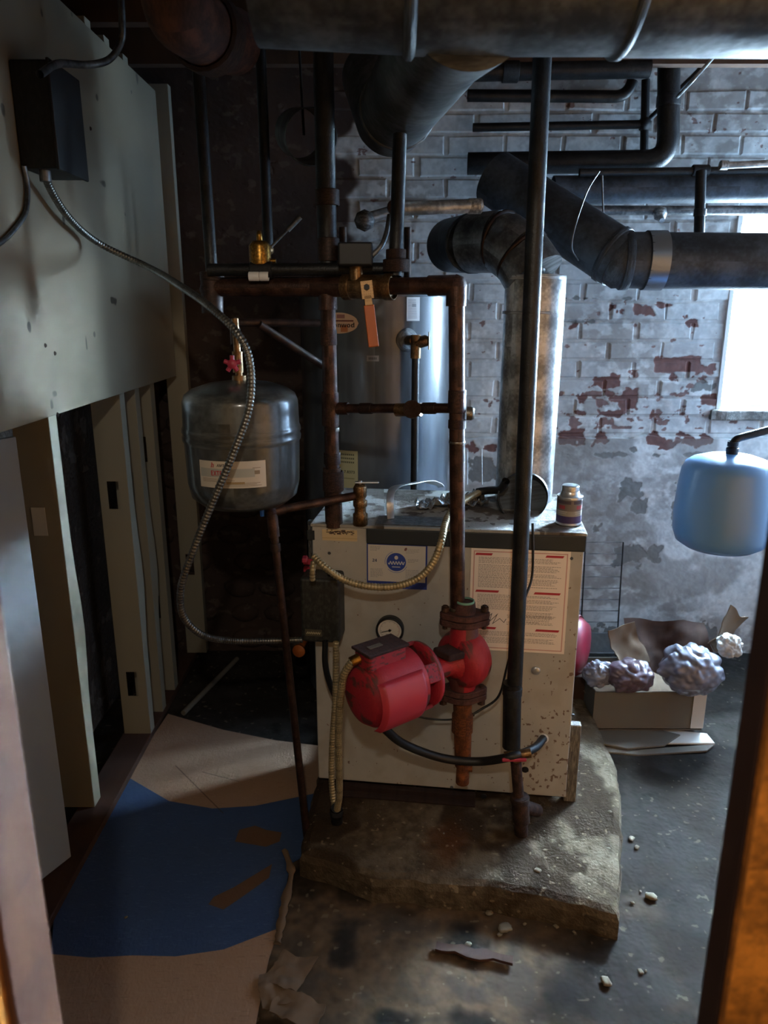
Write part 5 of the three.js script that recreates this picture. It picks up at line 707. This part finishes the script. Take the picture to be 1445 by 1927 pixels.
// ------------------------------------------------------------------ junk behind the boiler at the right
{
  const p = at(1140, 1222, 2.68), t = thing('red_cylinder', 'dark red metal cylinder lying half hidden behind the right side of the boiler', 'cylinder', V(p.x - 0.02, p.y - 0.12, p.z));
  part('shell', lathe([[0, -0.3], [0.12, -0.3], [0.125, -0.06], [0.12, -0.03], [0.1, 0], [0.05, 0.012], [0, 0.014]], V(p.x - 0.085, p.y, p.z), V(0.86, 0, 0.5), 40), std(0x7c1a2c, 0.35, 0, { clearcoat: 0.4 }), t);
  part('band', lathe([[0.126, -0.02], [0.1275, -0.015], [0.1275, 0.015], [0.126, 0.02]], V(p.x - 0.13, p.y, p.z - 0.03), V(0.86, 0, 0.5), 40), std(0xb07a80, 0.4), t);
  single('wood_block', 'timber block holding up the red cylinder', 'block', boxUV(range(p.x - 0.28, p.x - 0.03, 0, p.y - 0.13, p.z - 0.2, p.z - 0.02, 0.004)), M.woodDark);
}
{ const a = onY(1110, 1362, 0.03), b = onY(1326, 1378, 0.03), t = thing('cardboard_box', 'low grey brown cardboard box under the plastic bags at the right', 'box', V((a.x + b.x) / 2, 0.02, (a.z + b.z) / 2 - 0.15)); const h = 0.16, z = (a.z + b.z) / 2;
  part('front', range(a.x, b.x, 0.024, 0.024 + h, z - 0.006, z, 0.0), M.kraftPale, t); part('back', range(a.x, b.x, 0.024, 0.024 + h, z - 0.3, z - 0.294, 0.002), M.kraftPale, t); part('side', range(a.x, a.x + 0.006, 0.024, 0.024 + h, z - 0.295, z - 0.005), M.kraftPale, t); part('side', range(b.x - 0.006, b.x, 0.024, 0.024 + h, z - 0.295, z - 0.005), M.kraftPale, t); part('bottom', range(a.x, b.x, 0.02, 0.028, z - 0.3, z), M.kraftPale, t); part('flap', range(b.x - 0.045, b.x + 0.004, 0.03, 0.022 + h, z - 0.002, z + 0.004, 0.001), M.paper, t, 'pale end strip'); part('contents', lump(0.2, 1.05, 0.35, 0.62, 4, 0.25, 3, 5, V((a.x + b.x) / 2, 0.1, z - 0.15)), M.kraft, t); }
{ const sheet = (pts, y, mat, name, label, s) => { const o = pts.map(([u, v]) => { const p = onY(u, v, y); return [p.x, p.z]; }); single(name, label, 'cardboard', boxUV(slabXZ(o.reverse(), y - 0.006, y, 0.002)), mat, 'flattened cardboard at the right'); };
  sheet([[1075, 1350], [1160, 1352], [1280, 1382], [1250, 1402], [1180, 1408], [1090, 1390]], 0.018, M.kraftPale, 'cardboard_flat', 'flat cardboard piece lying against the right side of the boiler');
  sheet([[1228, 1368], [1330, 1380], [1345, 1398], [1246, 1398]], 0.012, M.paper, 'cardboard_flat', 'pale folded cardboard flap in front of the low box');
  sheet([[1070, 1398], [1200, 1410], [1345, 1400], [1330, 1412], [1200, 1420], [1080, 1408]], 0.006, M.kraftPale, 'cardboard_flat', 'lowest cardboard strip lying flat along the floor'); }
const bag = (name, label, u, v, d, r, sx, sy, sz2, s, mat, amp = 0.22) => single(name, label, 'bag', lump(r, sx, sy, sz2, 20, amp, 1.7, s, at(u, v, d), 0.045), mat, 'plastic bags on the junk pile');
bag('plastic_bag', 'clear plastic bag with shiny folds at the right of the junk pile', 1300, 1262, 2.55, 0.12, 0.95, 0.85, 0.8, 3, M.clear);
bag('plastic_bag', 'reddish see-through plastic bag in the middle of the junk pile', 1185, 1272, 2.55, 0.085, 1.1, 0.75, 0.8, 14, M.clearPurple);
bag('plastic_bag', 'small clear plastic bag beside the red cylinder', 1125, 1268, 2.58, 0.07, 0.9, 0.75, 0.7, 27, M.clear);
bag('plastic_bag', 'small white crumpled bag at the far right beside the door casing', 1372, 1215, 2.6, 0.06, 0.8, 0.8, 0.7, 41, M.paper);
{ const leaf = (u, v, d, w, h, rx, ry, rz, s, label, mat = M.kraft) => { const c = at(u, v, d), g = new THREE.BoxGeometry(w, h, 0.005, 16, 16, 1), p = g.attributes.position; for (let i = 0; i < p.count; i++) { const x = p.getX(i), y = p.getY(i), k = 0.85 + 0.35 * fbm(Math.atan2(y, x) * 2 + s, s, 2); p.setXYZ(i, x * k, y * k, p.getZ(i) + 0.09 * (fbm(x * 7 + s, y * 7, 3) - 0.5)); } g.rotateX(rx).rotateY(ry).rotateZ(rz); g.computeVertexNormals(); single('cardboard_scrap', label, 'cardboard', g.translate(c.x, c.y, c.z), mat, 'torn cardboard on the junk pile'); };
  leaf(1182, 1215, 2.7, 0.13, 0.17, -0.3, 0.4, 0.2, 2, 'torn brown cardboard standing at the left of the junk pile');
  leaf(1260, 1215, 2.85, 0.32, 0.2, -0.5, -0.1, 0.05, 7, 'wide dark cardboard leaning on the wall behind the bags', M.woodDark);
  leaf(1360, 1185, 2.7, 0.09, 0.17, -0.3, 0.3, -0.7, 12, 'narrow torn cardboard sticking up beside the door casing'); }
{ const a = at(1040, 1020, 3.24), b = at(1172, 1030, 3.24), t = thing('wire_grille', 'dark wire mesh panel leaning on the wall right of the boiler', 'grille', V((a.x + b.x) / 2, 0, -3.22)); const y1 = a.y; for (const x of [a.x, a.x + 0.15, b.x]) part('upright', cyl(V(x, 0.0, -3.2), V(x, y1, -3.24), 0.0035, 0.0035, 8), M.blackIron, t); for (let k = 0; k < 9; k++) { const y = y1 - k * 0.055; part('cross_wire', cyl(V(a.x, y, -3.24 + k * 0.003), V(b.x, y, -3.24 + k * 0.003), 0.002, 0.002, 6), M.galvOld, t); } }

renderer.render(scene, camera);
